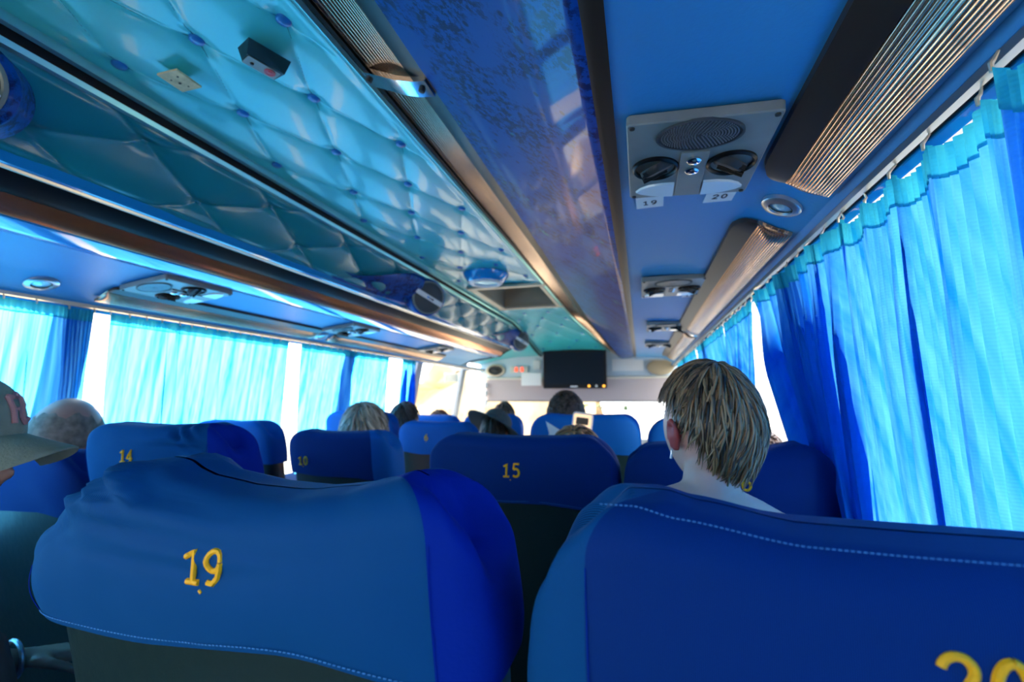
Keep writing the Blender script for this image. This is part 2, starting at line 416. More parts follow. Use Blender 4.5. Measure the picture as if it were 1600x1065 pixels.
def ceil_pt(u, v):
    y = lerp(Y0, 4.93, u); x = lerp(CXL, CXR, v)
    p, c, d = tuft((-.59 - x) / .1, yrow(y))
    z = .655 + .012 * math.sin(PI * v) - ceil_drop(y) - .0042 * p + .0012 * c * (1 - d) + .0085 * d
    e = min(v, 1 - v) / .06
    if e < 1: z = lerp(.65 - ceil_drop(y), z, sm(0, 1, e))
    return (cx(x, y), y, z)
HX0, HX1, HY0, HY1 = -.955, -.545, 2.56, 3.2
def hatchskip(u, v):
    y = lerp(Y0, 4.93, u); x = lerp(CXL, CXR, v); return HX0 < x < HX1 and HY0 < y < HY1
ce = MB().grid(ceil_pt, 1250, 98, skip=hatchskip)
ceiling = struct(ce.build('ceiling', 'ceil', fix=False, ang=0), 'turquoise buttoned vinyl ceiling over the aisle', 'ceiling')
# crease threads, one part
tb = MB()
def creaseline(i0, j0, i1, j1):
    pts = []
    for q in range(7):
        a = lerp(i0, i1, q / 6); b = lerp(j0, j1, q / 6)
        x = -.59 - .1 * a; bi = b + R0
        if bi < 0 or bi > len(rowY) - 1.01: return
        k = int(bi); y = lerp(rowY[k], rowY[k + 1], bi - k)
        if not (CXL + .01 < x < CXR - .01) or y > 4.9 or (HX0 < x < HX1 and HY0 < y < HY1): return
        P3 = ceil_pt((y - Y0) / (4.93 - Y0), (x - CXL) / (CXR - CXL)); pts.append((P3[0] + .0035 * math.sin(q * PI / 3), P3[1], P3[2] - .0002))
    tb.tube(pts, .0008, 5)
for j in range(-9, 20):
    for i in range(-1, 5):
        if (i + j) % 2 == 0:
            creaseline(i, j, i + 1, j + 1); creaseline(i, j, i - 1, j + 1)
tag(tb.build('crease_thread', 'thread', ceiling), kind='stuff')
for j in range(-6, 20):
    for i in range(0, 5):
        if (i + j) % 2 == 0:
            x = -.59 - .1 * i; k = j + R0; y = rowY[k]
            if x < CXL + .02 or x > CXR - .03 or y > 4.8 or (HX0 - .01 < x < HX1 + .01 and HY0 - .02 < y < HY1 + .02): continue
            if abs(x + .79) < .1 and 2.2 < y < 2.5: continue
            z = ceil_pt((y - Y0) / (4.93 - Y0), (x - CXL) / (CXR - CXL))[2]
            MB().lathe([(.002, -.009), (.009, -.0085), (.0125, -.006), (.0135, -.002), (.012, .006)], (cx(x, y), y, z), n=20, ell=(1, 1)).build('button', 'button', ceiling)

# ---- right luggage rack
def mr(y): return sm(3.5, 4.66, y)
YR = rng(Y0, 3.4, 6) + rng(3.5, 4.66, 12)
def mixp(a, b, t): return [(lerp(p[0], q[0], t), lerp(p[1], q[1], t)) for p, q in zip(a, b)]
rack = empty('luggage_rack', (.1, 1.7, .5), 'overhead luggage rack on the right above seats 19 and 20, marbled blue front', 'luggage rack')
up = [(.332, .318), (.318, .324), (.30, .330), (.26, .352), (.225, .370), (.20, .375), (.1, .381), (-.022, .386)]
MB().loft(lambda y: slab(up[::-1], .012), YR).build('underside', 'under', rack)
st = [(-.022, .384), (-.034, .383), (-.047, .389)]
MB().loft(lambda y: slab(st[::-1], .01), YR).build('edge_strip', 'brown', rack)
fa = [(-.047, .389), (-.056, .389), (-.064, .394), (-.14, .449), (-.23, .510), (-.32, .568), (-.372, .601)]
fb = [(-.047, .389), (-.053, .388), (-.060, .386), (-.09, .378), (-.12, .374), (-.15, .372), (-.175, .375)]
MB().loft(lambda y: slab(mixp(fa, fb, mr(y))[::-1], .014), YR).build('fascia_panel', 'marble', rack)
MB().box((.145, 4.67, .47), (.36, .012, .22)).build('end_panel', 'front', rack, smooth=False)
# fluted strip light along the rack
fl = empty('strip_light', (-.46, 1.7, .63), 'long fluted metallic strip light running between turquoise ceiling and marbled panel', 'light')
ba, bb = [(-.368, .600), (-.39, .607), (-.412, .618)], [(-.172, .375), (-.185, .382), (-.20, .392)]
MB().loft(lambda y: slab(mixp(ba, bb, mr(y))[::-1], .012), YR).build('base', 'black', fl)
def flute(a, b, n, bul, rib, t=0):
    out = []
    N = n * 4
    for i in range(N + 1):
        u = i / N; x = lerp(a[0], b[0], u); z = lerp(a[1], b[1], u)
        d = Vector((b[0] - a[0], b[1] - a[1])).normalized(); nx, nz = d.y, -d.x
        h = -bul * 4 * u * (1 - u) - rib * (1 - abs(math.cos(PI * n * u))) * (1 if u > .0 else 0)
        out.append((x + nx * h, z + nz * h))
    return out
fla = flute((-.412, .618), (-.497, .646), 13, -.007, -.0016); flb = flute((-.20, .392), (-.25, .425), 13, -.005, -.0010)
MB().loft(lambda y: slab(mixp(fla, flb, mr(y))[::-1], .012), YR).build('diffuser', 'flute', fl, ang=60)
ka, kb = [(-.500, .640), (-.508, .640), (-.513, .648)], [(-.252, .425), (-.258, .430), (-.262, .438)]
MB().loft(lambda y: slab(mixp(ka, kb, mr(y))[::-1], .008), YR).build('trim', 'black', fl)
ka2, kb2 = [(-.514, .645), (-.522, .641), (-.532, .644), (-.540, .655)], [(-.264, .437), (-.275, .440), (-.29, .446), (-.33, .470)]
MB().loft(lambda y: slab(mixp(ka2, kb2, mr(y))[::-1], .008), YR).build('chrome_trim', 'tealmetal', fl)
cl = MB(); cp = [(-.375, .594), (-.405, .598), (-.44, .609), (-.475, .625), (-.505, .638), (-.52, .645)]
cl.loft(lambda y: slab(cp[::-1], .010), [.725, .732, .765, .772])
clo = cl.build('clamp', 'chrome', fl)
for x, z in ((-.392, .596), (-.512, .640)):
    MB().lathe([(.002, -.006), (.006, -.005), (.007, 0), (.007, .004)], (x, .748, z), axis=(.3, 0, 1), n=16).build('screw', 'dark', clo)

# cove lights in the right underside
def cove(name_loc, y0, y1, label, side=1, e0=True, e1=True, grp=None, clamp=None):
    mb = MB(); mk = MB()
    if side > 0: P0, P1, P2 = (.203, .3690), (.243, .3520), (.304, .3190)
    else: P0, P1, P2 = (-1.580, .344), (-1.615, .330), (-1.676, .302)
    root = empty('cove_light', ((P0[0] + P2[0]) / 2, (y0 + y1) / 2, P1[1]), label, 'light', grp)
    ys = [y0, y0 + .004, y0 + .015, y0 + .04, y0 + .06] + rng(y0 + .1, y1 - .1, 4) + [y1 - .06, y1 - .04, y1 - .015, y1 - .004, y1]
    def shr(y):
        d = min((y - y0) if e0 else 9, (y1 - y) if e1 else 9) / .06
        return 1 if d >= 1 else math.sqrt(max(0, 1 - (1 - d) ** 2))
    def prof(y):
        k = shr(y); q = lerp(P1[0], P0[0], .25 + .75 * k); z = lerp(P1[1], P0[1], .25 + .75 * k)
        dz = .004 * k + .001
        a = [(q, z + .006), (q, z - dz), (lerp(q, P1[0], .5), lerp(z, P1[1], .5) - dz), (P1[0], P1[1] - dz), (P1[0], P1[1] + .006)]
        return a
    mb.loft(prof, ys); mb.build('base', 'brown', root)
    F_ = flute(P1, P2, 15, -.012 if side > 0 else .012, -.0012 if side > 0 else .0012)
    def prof2(y):
        k = shr(y) * .75 + .25; q = mixp(F_, [(lerp(P1[0], P2[0], i / (len(F_) - 1)), lerp(P1[1], P2[1], i / (len(F_) - 1))) for i in range(len(F_))], 1 - k)
        return slab(q, .008 if side > 0 else -.008)
    mk.loft(prof2, ys); mk.build('diffuser', 'flute', root, ang=60)
    if clamp:
        G = [(x, z) for x, z in F_[::6]] + [F_[-1]]
        mc = MB().loft(lambda y: slab([(x, z - .006) for x, z in G], .006 if side > 0 else -.006), [clamp, clamp + .01, clamp + .03, clamp + .04])
        mc.build('clamp', 'chrome', root)
    return root
cove(0, -1.2, .815, 'near fluted cove light with black band above the right curtains', e0=False)
cove(0, 1.00, 2.62, 'second fluted cove light on the right, beyond the round downlight', clamp=2.52)
cove(0, 2.68, 4.3, 'farthest fluted cove light on the right, above the woman with short hair')
cove(0, -.6, .74, 'fluted cove light on the left at the picture edge, behind the round downlight', -1, e0=False)
cove(0, 1.02, 2.02, 'left fluted cove light above the middle mint curtain', -1)
cove(0, 2.14, 3.6, 'farthest fluted cove light on the left, towards the windscreen', -1)

# curtain rails
def rail(side, label):
    x, z = ((.338, .306) if side > 0 else (-1.728, .288)); s = side
    r = empty('curtain_rail', (x, 2, z), label, 'curtain rail')
    MB().loft(lambda y: [(x - s * .012, z + .008), (x - s * .012, z - .002), (x - s * .004, z - .004), (x - s * .004, z + .008)], [Y0, 5.0]).build('front_lip', 'steel' if s > 0 else 'gold', r)
    MB().loft(lambda y: [(x - s * .003, z + .006), (x - s * .003, z - .000), (x + s * .004, z - .000), (x + s * .004, z + .006)], [Y0, 5.0]).build('slot', 'dark', r)
    MB().loft(lambda y: [(x + s * .005, z + .008), (x + s * .004, z - .006), (x + s * .012, z - .014), (x + s * .022, z - .014), (x + s * .024, z + .008)], [Y0, 5.0]).build('back_lip', 'gloss', r)
    MB().loft(lambda y: [(x - s * .013, z + .008), (x - s * .022, z + .018), (x + s * .024, z + .03), (x + s * .024, z + .008)], [Y0, 5.0]).build('cover', 'under', r)
rail(1, 'metal curtain rail along the top of the right windows'); rail(-1, 'pale metal curtain rail along the top of the left windows')

# ---- left luggage rack
YL = rng(Y0, 4.05, 8) + [4.12, 4.18, 4.22]
lr = empty('luggage_rack', (-1.4, 1.5, .5), 'overhead luggage rack on the left with teal buttoned front and copper strip', 'luggage rack')
ul = [(-1.722, .298), (-1.705, .303), (-1.672, .316), (-1.62, .338), (-1.585, .349), (-1.50, .362), (-1.385, .374)]
MB().loft(lambda y: slab(ul, .012), YL).build('underside', 'under', lr)
MB().loft(lambda y: slab([(-1.385, .374), (-1.375, .369), (-1.34, .372), (-1.305, .383), (-1.302, .389)], .01), YL).build('gloss_trim', 'gloss', lr)
MB().loft(lambda y: slab([(-1.301, .386), (-1.288, .391), (-1.276, .402), (-1.262, .421)], .01), YL).build('copper_strip', 'copper', lr)
MB().loft(lambda y: slab([(-1.262, .421), (-1.24, .427), (-1.203, .4515)], .01), YL).build('black_strip', 'black', lr)
MB().loft(lambda y: [(-1.206, .450), (-1.199, .450), (-1.196, .458), (-1.204, .460)], YL).build('gold_line', 'gold', lr)
MB().loft(lambda y: slab([(-1.196, .455), (-1.188, .457), (-1.183, .465), (-1.176, .470), (-1.172, .476)], .01), YL).build('blue_trim', 'gloss', lr)
A, B = Vector((-1.175, .472)), Vector((-1.047, .607))
def tl(u, v):
    y = lerp(Y0, 4.22, u); Lw = .186
    a = v * Lw / .085 + .35; b = (y - .35) / .19
    p, c, d = tuft(a, b)
    h = .015 * p - .003 * c - .014 * d + .012 * math.sin(PI * v)
    e = min(v, 1 - v) / .1
    if e < 1: h *= sm(0, 1, e)
    n = Vector((B - A)).normalized(); n = Vector((n.y, -n.x))
    q = A.lerp(B, v) + n * (h - .022 * math.sin(PI * v))
    return (q.x, y, q.y)
ft = MB().grid(tl, 900, 44); ft.build('buttoned_panel', 'ceil2', lr, fix=False, ang=0)
for r_ in range(-5, 40):
    for i in range(0, 4):
        if (i + r_) % 2 == 0:
            y = .35 + .19 * r_; v = (i - .35) * .085 / .186
            if .05 < v < .95 and Y0 < y < 4.2:
                q = tl((y - Y0) / (4.22 - Y0), v)
                MB().lathe([(.002, -.005), (.006, -.004), (.009, -.001), (.009, .003)], q, axis=(-.72, 0, .69), n=14).build('button', 'ceil2', lr)
MB().loft(lambda y: slab([(-1.05, .604), (-1.046, .600), (-1.038, .603), (-1.034, .613)], .008), rng(Y0, 4.22, 3)).build('lower_trim', 'tealmetal', lr)
ecap = [(-1.722, .296), (-1.60, .334), (-1.385, .366), (-1.30, .380), (-1.27, .405), (-1.19, .448), (-1.12, .52), (-1.04, .602), (-1.04, .63), (-1.6, .66), (-1.722, .5)]
MB().loft(lambda y: ecap, [4.215, 4.235]).build('end_panel', 'dark', lr, smooth=False)
# trim between ceiling and left rack, bending down in front
def dlt(y):
    k = sm(3.6, 4.9, y); return k * (.0), -ceil_drop(y)
YT = rng(Y0, 3.5, 3) + rng(3.6, 4.92, 12)
def mv(pr): return lambda y: [(x + dlt(y)[0], z + dlt(y)[1]) for x, z in pr]
tr = struct(MB().loft(mv([(-1.040, .626), (-1.036, .612), (-1.030, .628), (-1.030, .636), (-1.040, .636)]), YT).build('trim_31', 'black'), 'black line between the turquoise ceiling and the left rack', 'trim')
struct(MB().loft(mv([(-1.032, .650), (-1.033, .636), (-1.027, .629), (-1.020, .633), (-1.016, .645), (-1.018, .656)]), YT).build('trim_32', 'tealmetal'), 'teal edge moulding along the left side of the ceiling', 'trim')
# filler from end of left rack to the front
def fill(u, v):
    y = lerp(4.2, 4.95, u); return (lerp(-1.04, -1.75, v), y, lerp(.63 - ceil_drop(y), .36, v ** .8) + .03 * math.sin(PI * v))
struct(MB().grid(fill, 12, 16).build('ceiling_front', 'ceil', fix=False), 'turquoise lining panel ahead of the left rack end', 'ceiling panel')

# speaker pods on the left rack
def pod(ys, label, y_start, rad=.086):
    root = empty('speaker_pod', (-1.12, ys, .53), label, 'speaker', 'speaker pods on the left rack')
    nrm = Vector((.74, -.62, -.25)).normalized()
    c = Vector((-1.045, ys, .508))
    n2 = Vector((B - A)).normalized(); n2 = Vector((n2.y, -n2.x))
    def pf(u, v):
        y = lerp(y_start, ys - .045, u)
        k = u ** 2.2
        base = A.lerp(B, lerp(.0, 1, v))
        out = (.010 + (.045) * k) * math.sin(PI * v) ** .7 + .004 - (.022 * math.sin(PI * v))
        # rising upper boundary
        vv = v * lerp(.25, 1.0, sm(.1, .95, u)); base = A.lerp(B, vv)
        q = base + n2 * (out if u < 1 else out)
        return (q.x, y, q.y)
    body = MB().grid(pf, 30, 20)
    body.lathe([(rad + .012, -.085), (rad + .012, -.01), (rad + .006, 0), (rad - .002, .002)], c, axis=nrm, n=40)
    body.build('housing', 'marble', root, ang=30)
    MB().lathe([(rad - .001, -.004), (rad + .001, .006), (rad - .004, .010), (rad - .008, .008)], c, axis=nrm, n=40).build('rim', 'plate', root)
    MB().lathe([(rad - .006, .002), (rad - .006, .006), (rad * .6, .012), (rad * .2, .015), (.001, .0155)], c, axis=nrm, n=40).build('grille', 'grille', root)
    xd = Vector((.45, .80, -.35)); xd = (xd - nrm * xd.dot(nrm)).normalized(); zd = nrm.cross(xd)
    R = Matrix((xd, zd, nrm)).transposed()
    bar = MB().box(c + nrm * .016, (rad * 1.86, .024, .006), R=R, bev=.002).build('badge_bar', 'white', root)
    bar2 = MB()
    for dx, w, kk in ((-.008, .012, 0), (.004, .006, 1), (.018, .014, 1)):
        bar2.box(c + nrm * .0195 + xd * dx, (w, .009, .0012), R=R, k=kk)
    bar2.build('badge_mark', ['gloss', 'ink'], bar, smooth=False)
pod(2.12, 'round black speaker with silver bar in a dark blue pod, middle of the left rack', 1.52)
pod(4.06, 'farthest round speaker pod at the front end of the left rack', 3.45)
pod(.40, 'nearest round speaker, cut by the left picture edge', -.2, .070)

# ------------------------------------------------------------ service panels, labels, downlights
def panel_pt(px, py): return px, py
def service_panel(cx_, cy_, z, label, rot=0, tags=None, flip=1, grp='overhead service panels', tagmat='paper', full=True, droop=0, tagids=None):
    root = empty('service_panel', (cx_, cy_, z), label, 'service panel', grp)
    Rz = Matrix.Rotation(rot, 3, 'Z') @ Matrix.Rotation(droop, 3, 'Y')
    c0 = Vector((cx_, cy_, z))
    def w(x, y, h=0): return c0 + Rz @ Vector((x * flip, y, -h))
    ax = Rz @ Vector((0, 0, -1)); xd = Rz @ Vector((1, 0, 0))
    MB().box(w(0, 0, .005), (.196, .240, .016), R=Rz, bev=.006).build('plate', 'plate', root)
    g = MB().lathe([(.058, .012), (.058, .016), (.054, .016)], w(0, -.082, 0), axis=ax, n=40, ell=(1, .66), xdir=xd)
    g.lathe([(.055, .0145), (.05, .0145), (.001, .0140)], w(0, -.082, 0), axis=ax, n=40, ell=(1, .66), xdir=xd)
    sp = g.build('speaker_grille', 'grille', root)
    mh = MB()   # perforations as raised concentric rings of beads
    for rr in rng(.006, .050, 11):
        for q in range(max(6, int(rr / .0008))):
            an = 2 * PI * q / max(6, int(rr / .0008))
            p = w(rr * math.cos(an), -.082 + .66 * rr * math.sin(an), .0150)
            mh.box(p, (.0016, .0016, .0016), R=Rz)
    mh.build('perforation', 'steel', sp, smooth=False)
    for s_, yy in ((-1, .006), (1, .006)):
        x = .056 * s_
        nz = MB().lathe([(.036, .010), (.036, .016), (.033, .019), (.030, .016), (.029, .010)], w(x, yy), axis=ax, n=32)
        no = nz.build('air_nozzle', 'black', root)
        tilt = Matrix.Rotation(.45 * s_, 3, 'Y') @ Matrix.Rotation(.35, 3, 'X')
        MB().lathe([(.001, .018), (.016, .022), (.026, .020), (.029, .014), (.029, .008)], w(x, yy), axis=tilt @ ax, n=28).build('eyeball', 'dark', no)
        for q in (-1, 0, 1):
            MB().box(w(x, yy + q * .010, .022), (.040, .0018, .008), R=Rz @ tilt).build('vane', 'black', no, smooth=False)
    MB().box(w(0, .036, .014), (.040, .150, .005), R=Rz, bev=.002).build('center_strip', 'plate', root)
    for yy in (-.018, .014):
        MB().lathe([(.010, .015), (.0105, .020), (.008, .0225), (.001, .0235)], w(0, yy), axis=ax, n=24).build('call_button', 'chrome', root)
    for s_ in (-1, 1):
        pts = []; 
        n = 14
        ri = [(.024, .066), (.024, .114)] ; 
        vs = []
        outl = [(.023, .062), (.045, .062), (.066, .067), (.080, .077), (.088, .090), (.080, .098), (.060, .108), (.040, .113), (.023, .114)]
        lo = [w(s_ * x, y, .011) for x, y in outl]; hi = [w(s_ * (x * .97 + .0007), .088 + (y - .088) * .94, .0165) for x, y in outl]
        L = len(outl); mbx = MB().add(lo + hi, [tuple(range(L))[::-1], tuple(range(L, 2 * L))] + [(i, (i + 1) % L, L + (i + 1) % L, L + i) for i in range(L)])
        mbx.build('reading_lamp', 'lens', root, ang=30)
    for sx, sy in ((-.09, -.112), (.09, -.112), (-.09, .112), (.09, .112)):
        MB().lathe([(.001, .0155), (.0035, .015), (.004, .012)], w(sx, sy), axis=ax, n=12).build('screw', 'dark', root)
    return root
def number_tag(txt, x, y, z, label, rot=0, plain=False):
    R = Matrix.Rotation(rot, 3, 'Z')
    t = empty('number_label', (x, y, z), label, 'label', 'seat number labels')
    MB().box((x, y, z), (.052, .050, .0016), R=R).build('card', 'paper', t, smooth=False)
    mb = MB(); c = Vector((x, y, z - .0012))
    write(mb, txt, lambda a, b: c + R @ Vector((a, -b, 0)), .017, .0016, 6, flat=.3, nrm=(0, 0, 1), adv=.92)
    mb.build('printed_number', 'ink', t)
service_panel(.092, .724, .3745, 'nearest right service panel with oval speaker, two air nozzles and two lamps', rot=.0, droop=.055)
number_tag('19', .031, .905, .3815, 'white card printed 19 on the aisle side of the nearest right service panel', -.03)
number_tag('20', .158, .899, .3765, 'white card printed 20 on the window side of the nearest right service panel', .05)
service_panel(.115, 1.60, .3750, 'second service panel on the right rack, beyond the 19 and 20 labels')
number_tag('15', .045, 1.80, .3825, 'left white card below the second service panel on the right')
number_tag('16', .190, 1.78, .3725, 'right white card below the second service panel on the right')
service_panel(.145, 2.52, .3735, 'third service panel on the right rack')
service_panel(.145, 3.38, .3735, 'fourth and farthest service panel on the right rack')
# left side panels: farther from the aisle they mirror the right ones
service_panel(-1.478, 1.14, .357, 'nearest service panel under the left rack, above seat 14', flip=-1, droop=-.12)
service_panel(-1.478, 2.10, .357, 'second service panel under the left rack, above seat 10', flip=-1, droop=-.12)
service_panel(-1.478, 3.15, .357, 'farthest service panel under the left rack', flip=-1, droop=-.12)
def downlight(x, y, z, label, ax=(0, 0, -1), s=1):
    root = empty('downlight', (x, y, z), label, 'light', 'round halogen downlights')
    c = (x, y, z)
    MB().lathe([(.022 * s, .004), (.024 * s, .007), (.034 * s, .006), (.038 * s, .003), (.039 * s, -.004)], c, axis=ax, n=36).build('bezel', 'steel', root)
    MB().lathe([(.021 * s, .006), (.0235 * s, .006), (.0235 * s, .001), (.022 * s, .000)], c, axis=ax, n=30).build('inner_ring', 'black', root)
    MB().lathe([(.022 * s, .002), (.014 * s, .0035), (.006 * s, .0055), (.001, .006)], c, axis=ax, n=14).build('bulb_reflector', 'reflector', root, ang=10)
downlight(.262, .905, .347, 'round halogen downlight between the two right cove lights', ax=(-.42, 0, -.9), s=.9)
downlight(-1.655, .872, .3235, 'round halogen downlight under the left rack at the picture edge', ax=(.35, 0, -.93))
downlight(-1.655, 2.08, .3235, 'small round downlight under the left rack above seat 10', ax=(.35, 0, -.93))
# ceiling things
cs = empty('ceiling_camera', (-.672, .642, .645), 'small dark-sided box with pale face and red round print on the ceiling', 'detector')
Rb = Matrix.Rotation(-.35, 3, 'Z')
b0 = Vector((-.672, .642, .636))
MB().add([b0 + Rb @ Vector(q) for q in ((-.022, -.038, .012), (.022, -.038, .012), (.024, .040, .012), (-.024, .040, .012), (-.018, -.030, -.012), (.010, -.034, -.012), (.014, .034, -.014), (-.018, .030, -.014))],
         [(0, 1, 2, 3), (4, 7, 6, 5), (0, 4, 5, 1), (1, 5, 6, 2), (2, 6, 7, 3), (3, 7, 4, 0)]).build('housing', 'shell', cs, smooth=False)
MB().box(b0 + Rb @ Vector((-.004, -.001, -.0138)), (.027, .060, .0015), R=Rb, bev=.002).build('face', 'plate', cs)
MB().lathe([(.010, -.0005), (.010, .0012), (.007, .0014), (.0068, .0006), (.004, .0006), (.004, .0016), (.001, .0016)], b0 + Rb @ Vector((-.003, .014, -.0148)), axis=(0, 0, -1), n=24).build('red_ring', 'redp', cs)
MB().lathe([(.0035, 0), (.003, .002), (.001, .0025)], b0 + Rb @ Vector((-.006, -.018, -.0145)), axis=(0, 0, -1), n=14).build('lens', 'ink', cs)
stk = empty('ceiling_sticker', (-.892, .650, .640), 'square beige sticker with small black marks on the ceiling', 'sticker')
Rs = Matrix.Rotation(.0, 3, 'Z')
MB().box((-.892, .650, .6445), (.052, .054, .004), R=Rs).build('card', 'sticker', stk, smooth=False)
mk = MB()
for x, y, a in ((-.004, .004, .007), (.010, -.012, .005), (-.012, -.008, .004), (.004, .016, .004)):
    mk.lathe([(a * .5, .0002), (a * .45, .0010), (.0005, .0010)], (-.892 + x, .65 + y, .6425), axis=(0, 0, -1), n=9, ell=(1, .8))
mk.build('printed_marks', 'ink', stk)
rl = empty('ceiling_spotlight', (-.79, 2.30, .62), 'round ceiling light in a raised blue housing just before the roof hatch', 'light')
MB().lathe([(.125, -.045), (.120, -.03), (.098, .0), (.090, .004)], (-.79, 2.30, .615), axis=(0, 0, -1), n=40).build('housing', 'gloss', rl)
MB().lathe([(.064, .002), (.066, .010), (.085, .010), (.094, .003), (.094, -.004)], (-.79, 2.30, .615), axis=(0, 0, -1), n=40).build('bezel', 'white', rl)
MB().lathe([(.066, .003), (.05, .000), (.02, .004), (.001, .006)], (-.79, 2.30, .615), axis=(0, 0, -1), n=18).build('lens', 'reflector', rl, ang=10)
ha = empty('roof_hatch', (-.75, 2.88, .70), 'open roof hatch with beige frame in the turquoise ceiling', 'hatch')
fr = MB(); z = .648
fr.box(((HX0 + HX1) / 2, HY0 - .01, z), (HX1 - HX0 + .08, .04, .014)); fr.box(((HX0 + HX1) / 2, HY1 + .01, z), (HX1 - HX0 + .08, .04, .014))
fr.box((HX0 - .01, (HY0 + HY1) / 2, z), (.04, HY1 - HY0, .014)); fr.box((HX1 + .003, (HY0 + HY1) / 2, z), (.02, HY1 - HY0, .014))
fr.build('frame', 'beige', ha, smooth=False)
we = MB(); z = .75; h = .2
we.box(((HX0 + HX1) / 2, HY0 - .006, z), (HX1 - HX0, .008, h)); we.box(((HX0 + HX1) / 2, HY1 + .006, z), (HX1 - HX0, .008, h))
we.box((HX0 - .004, (HY0 + HY1) / 2, z), (.008, HY1 - HY0, h)); we.box((HX1 + .004, (HY0 + HY1) / 2, z), (.008, HY1 - HY0, h))
we.build('well', 'mesh', ha, smooth=False)
MB().box(((HX0 + HX1) / 2, (HY0 + HY1) / 2, .845), (HX1 - HX0, HY1 - HY0, .01)).build('lid', 'beige', ha, smooth=False)

# ------------------------------------------------------------ curtains
def curtain(side, yt, yb, label, nf, over=1.0, seed=0, amp=.014, gather=1.0, hooks=True, sag=.004, zb=-.42, deep=(), grp='blue curtains', xin=0):
    rnd = random.Random(seed); s = side
    xt = (.334 if s > 0 else -1.722) - s * xin; xb = (.425 if s > 0 else -1.815) - s * xin
    zt = .292 if s > 0 else .281
    root = empty('curtain', (xt, (yt[0] + yt[1]) / 2, zt), label, 'curtain', grp)
    L = (yt[1] - yt[0]); ph = rnd.random() * 6
    sag = sag if s > 0 else .001
    nh = max(2, round(L / (.075 if abs(yt[0]) < .9 else .06)))
    def wob(u): return noise.noise(Vector((u * nf * .55, seed * 3.1, 0)))
    def phase(u): return 2 * PI * nf * u + 2.4 * wob(u) + ph
    def pt(u, v, h=0):
        a = phase(u); grow = .35 + .65 * sm(0, .35, v)
        am = amp * (.55 + .9 * abs(noise.noise(Vector((u * nf * .8, 5 + seed, 1))) + .3)) * grow
        y = lerp(lerp(yt[0], yt[1], u), lerp(yb[0], yb[1], u), v ** gather)
        x = lerp(xt, xb, v) - s * (am * (math.cos(a) + .35 * math.cos(2.3 * a + 1)) + .004 * math.sin(9 * a + v * 3) * (1 - .6 * v))
        y += -over * am * .9 * math.sin(a) * grow + .006 * noise.noise(Vector((u * 12, v * 2, seed)))
        for d0, w_, k in deep:      # deep pleats that fold over themselves
            t = (u - d0) / w_
            if abs(t) < 1: y += k * math.sin(PI * t) * grow; x -= s * abs(k) * .8 * (1 + math.cos(PI * t)) * .5 * grow
        sg = sag * abs(math.sin(PI * u * nh)) * (1 - sm(0, .25, v))
        z = lerp(zt - .003, zb, v) - sg
        return (x, y, z)
    nu = int(max(120, nf * 34 + len(deep) * 30)); 
    MB().grid(lambda u, v: pt(u, .045 + v * .955), nu, 46).build('cloth', 'curtain', root, fix=False, ang=0)
    MB().grid(lambda u, v: (lambda q: (q[0] - s * .0012, q[1], q[2]))(pt(u, v * .052)), nu, 5).build('heading_tape', 'tape', root, fix=False, ang=0)
    if hooks:
        for i in range(nh + 1):
            q = Vector(pt(min(1, max(0, i / nh)), 0))
            MB().tube([q + Vector((-s * .003, 0, -.006)), q + Vector((-s * .003, 0, .002)), q + Vector((0, 0, .006)), (xt, q.y, zt + .010)], [.0016, .0024, .0018, .0012], 8).build('hook', 'gold', root)
    return root
curtain(1, (-.62, .47), (-.5, .60), 'nearest right curtain, its hem at the right picture edge', 9, seed=1, sag=.022, deep=((.93, .05, .02),), amp=.012, xin=.02)
curtain(1, (.445, .85), (.57, 1.015), 'wide bright cyan curtain on the right beside seat 20', 5.2, seed=4, sag=.016, deep=((.62, .035, .016),), amp=.007, over=.6)
curtain(1, (.84, 1.43), (1.07, 1.08), 'dark blue bunched curtain on the right, behind the wide bright one', 8, seed=3, deep=((.25, .05, .02), (.6, .05, .02), (.85, .06, .018)), amp=.02, over=1.3, xin=.004)
curtain(1, (1.50, 1.95), (2.02, 2.2), 'narrow pale curtain on the right beyond the bright gap', 6, seed=5, amp=.012)
curtain(1, (2.0, 2.9), (2.2, 2.9), 'farthest right curtain above the woman with short hair', 9, seed=6, amp=.012)
curtain(1, (3.0, 4.3), (3.1, 4.3), 'right curtain at the very front, mostly hidden', 10, seed=16, amp=.012)
curtain(-1, (-.6, 1.055), (-.5, 1.11), 'nearest left curtain behind the man with the cap', 15, seed=7, amp=.010, over=.8, deep=((.93, .03, .02),))
curtain(-1, (1.10, 1.92), (1.18, 2.0), 'mint green middle left curtain above seat 14', 11, seed=8, amp=.007, over=.7, deep=((.27, .03, .012),))
curtain(-1, (2.01, 2.90), (2.13, 3.02), 'third left curtain above seat 10, with a blue band', 10, seed=9, amp=.009, over=.8, deep=((.45, .05, .02),))
curtain(-1, (3.10, 3.30), (3.2, 3.45), 'narrow dark blue curtain on the left nearest the windscreen', 5, seed=10, amp=.02, over=1.6, hooks=False, deep=((.5, .2, .02),))

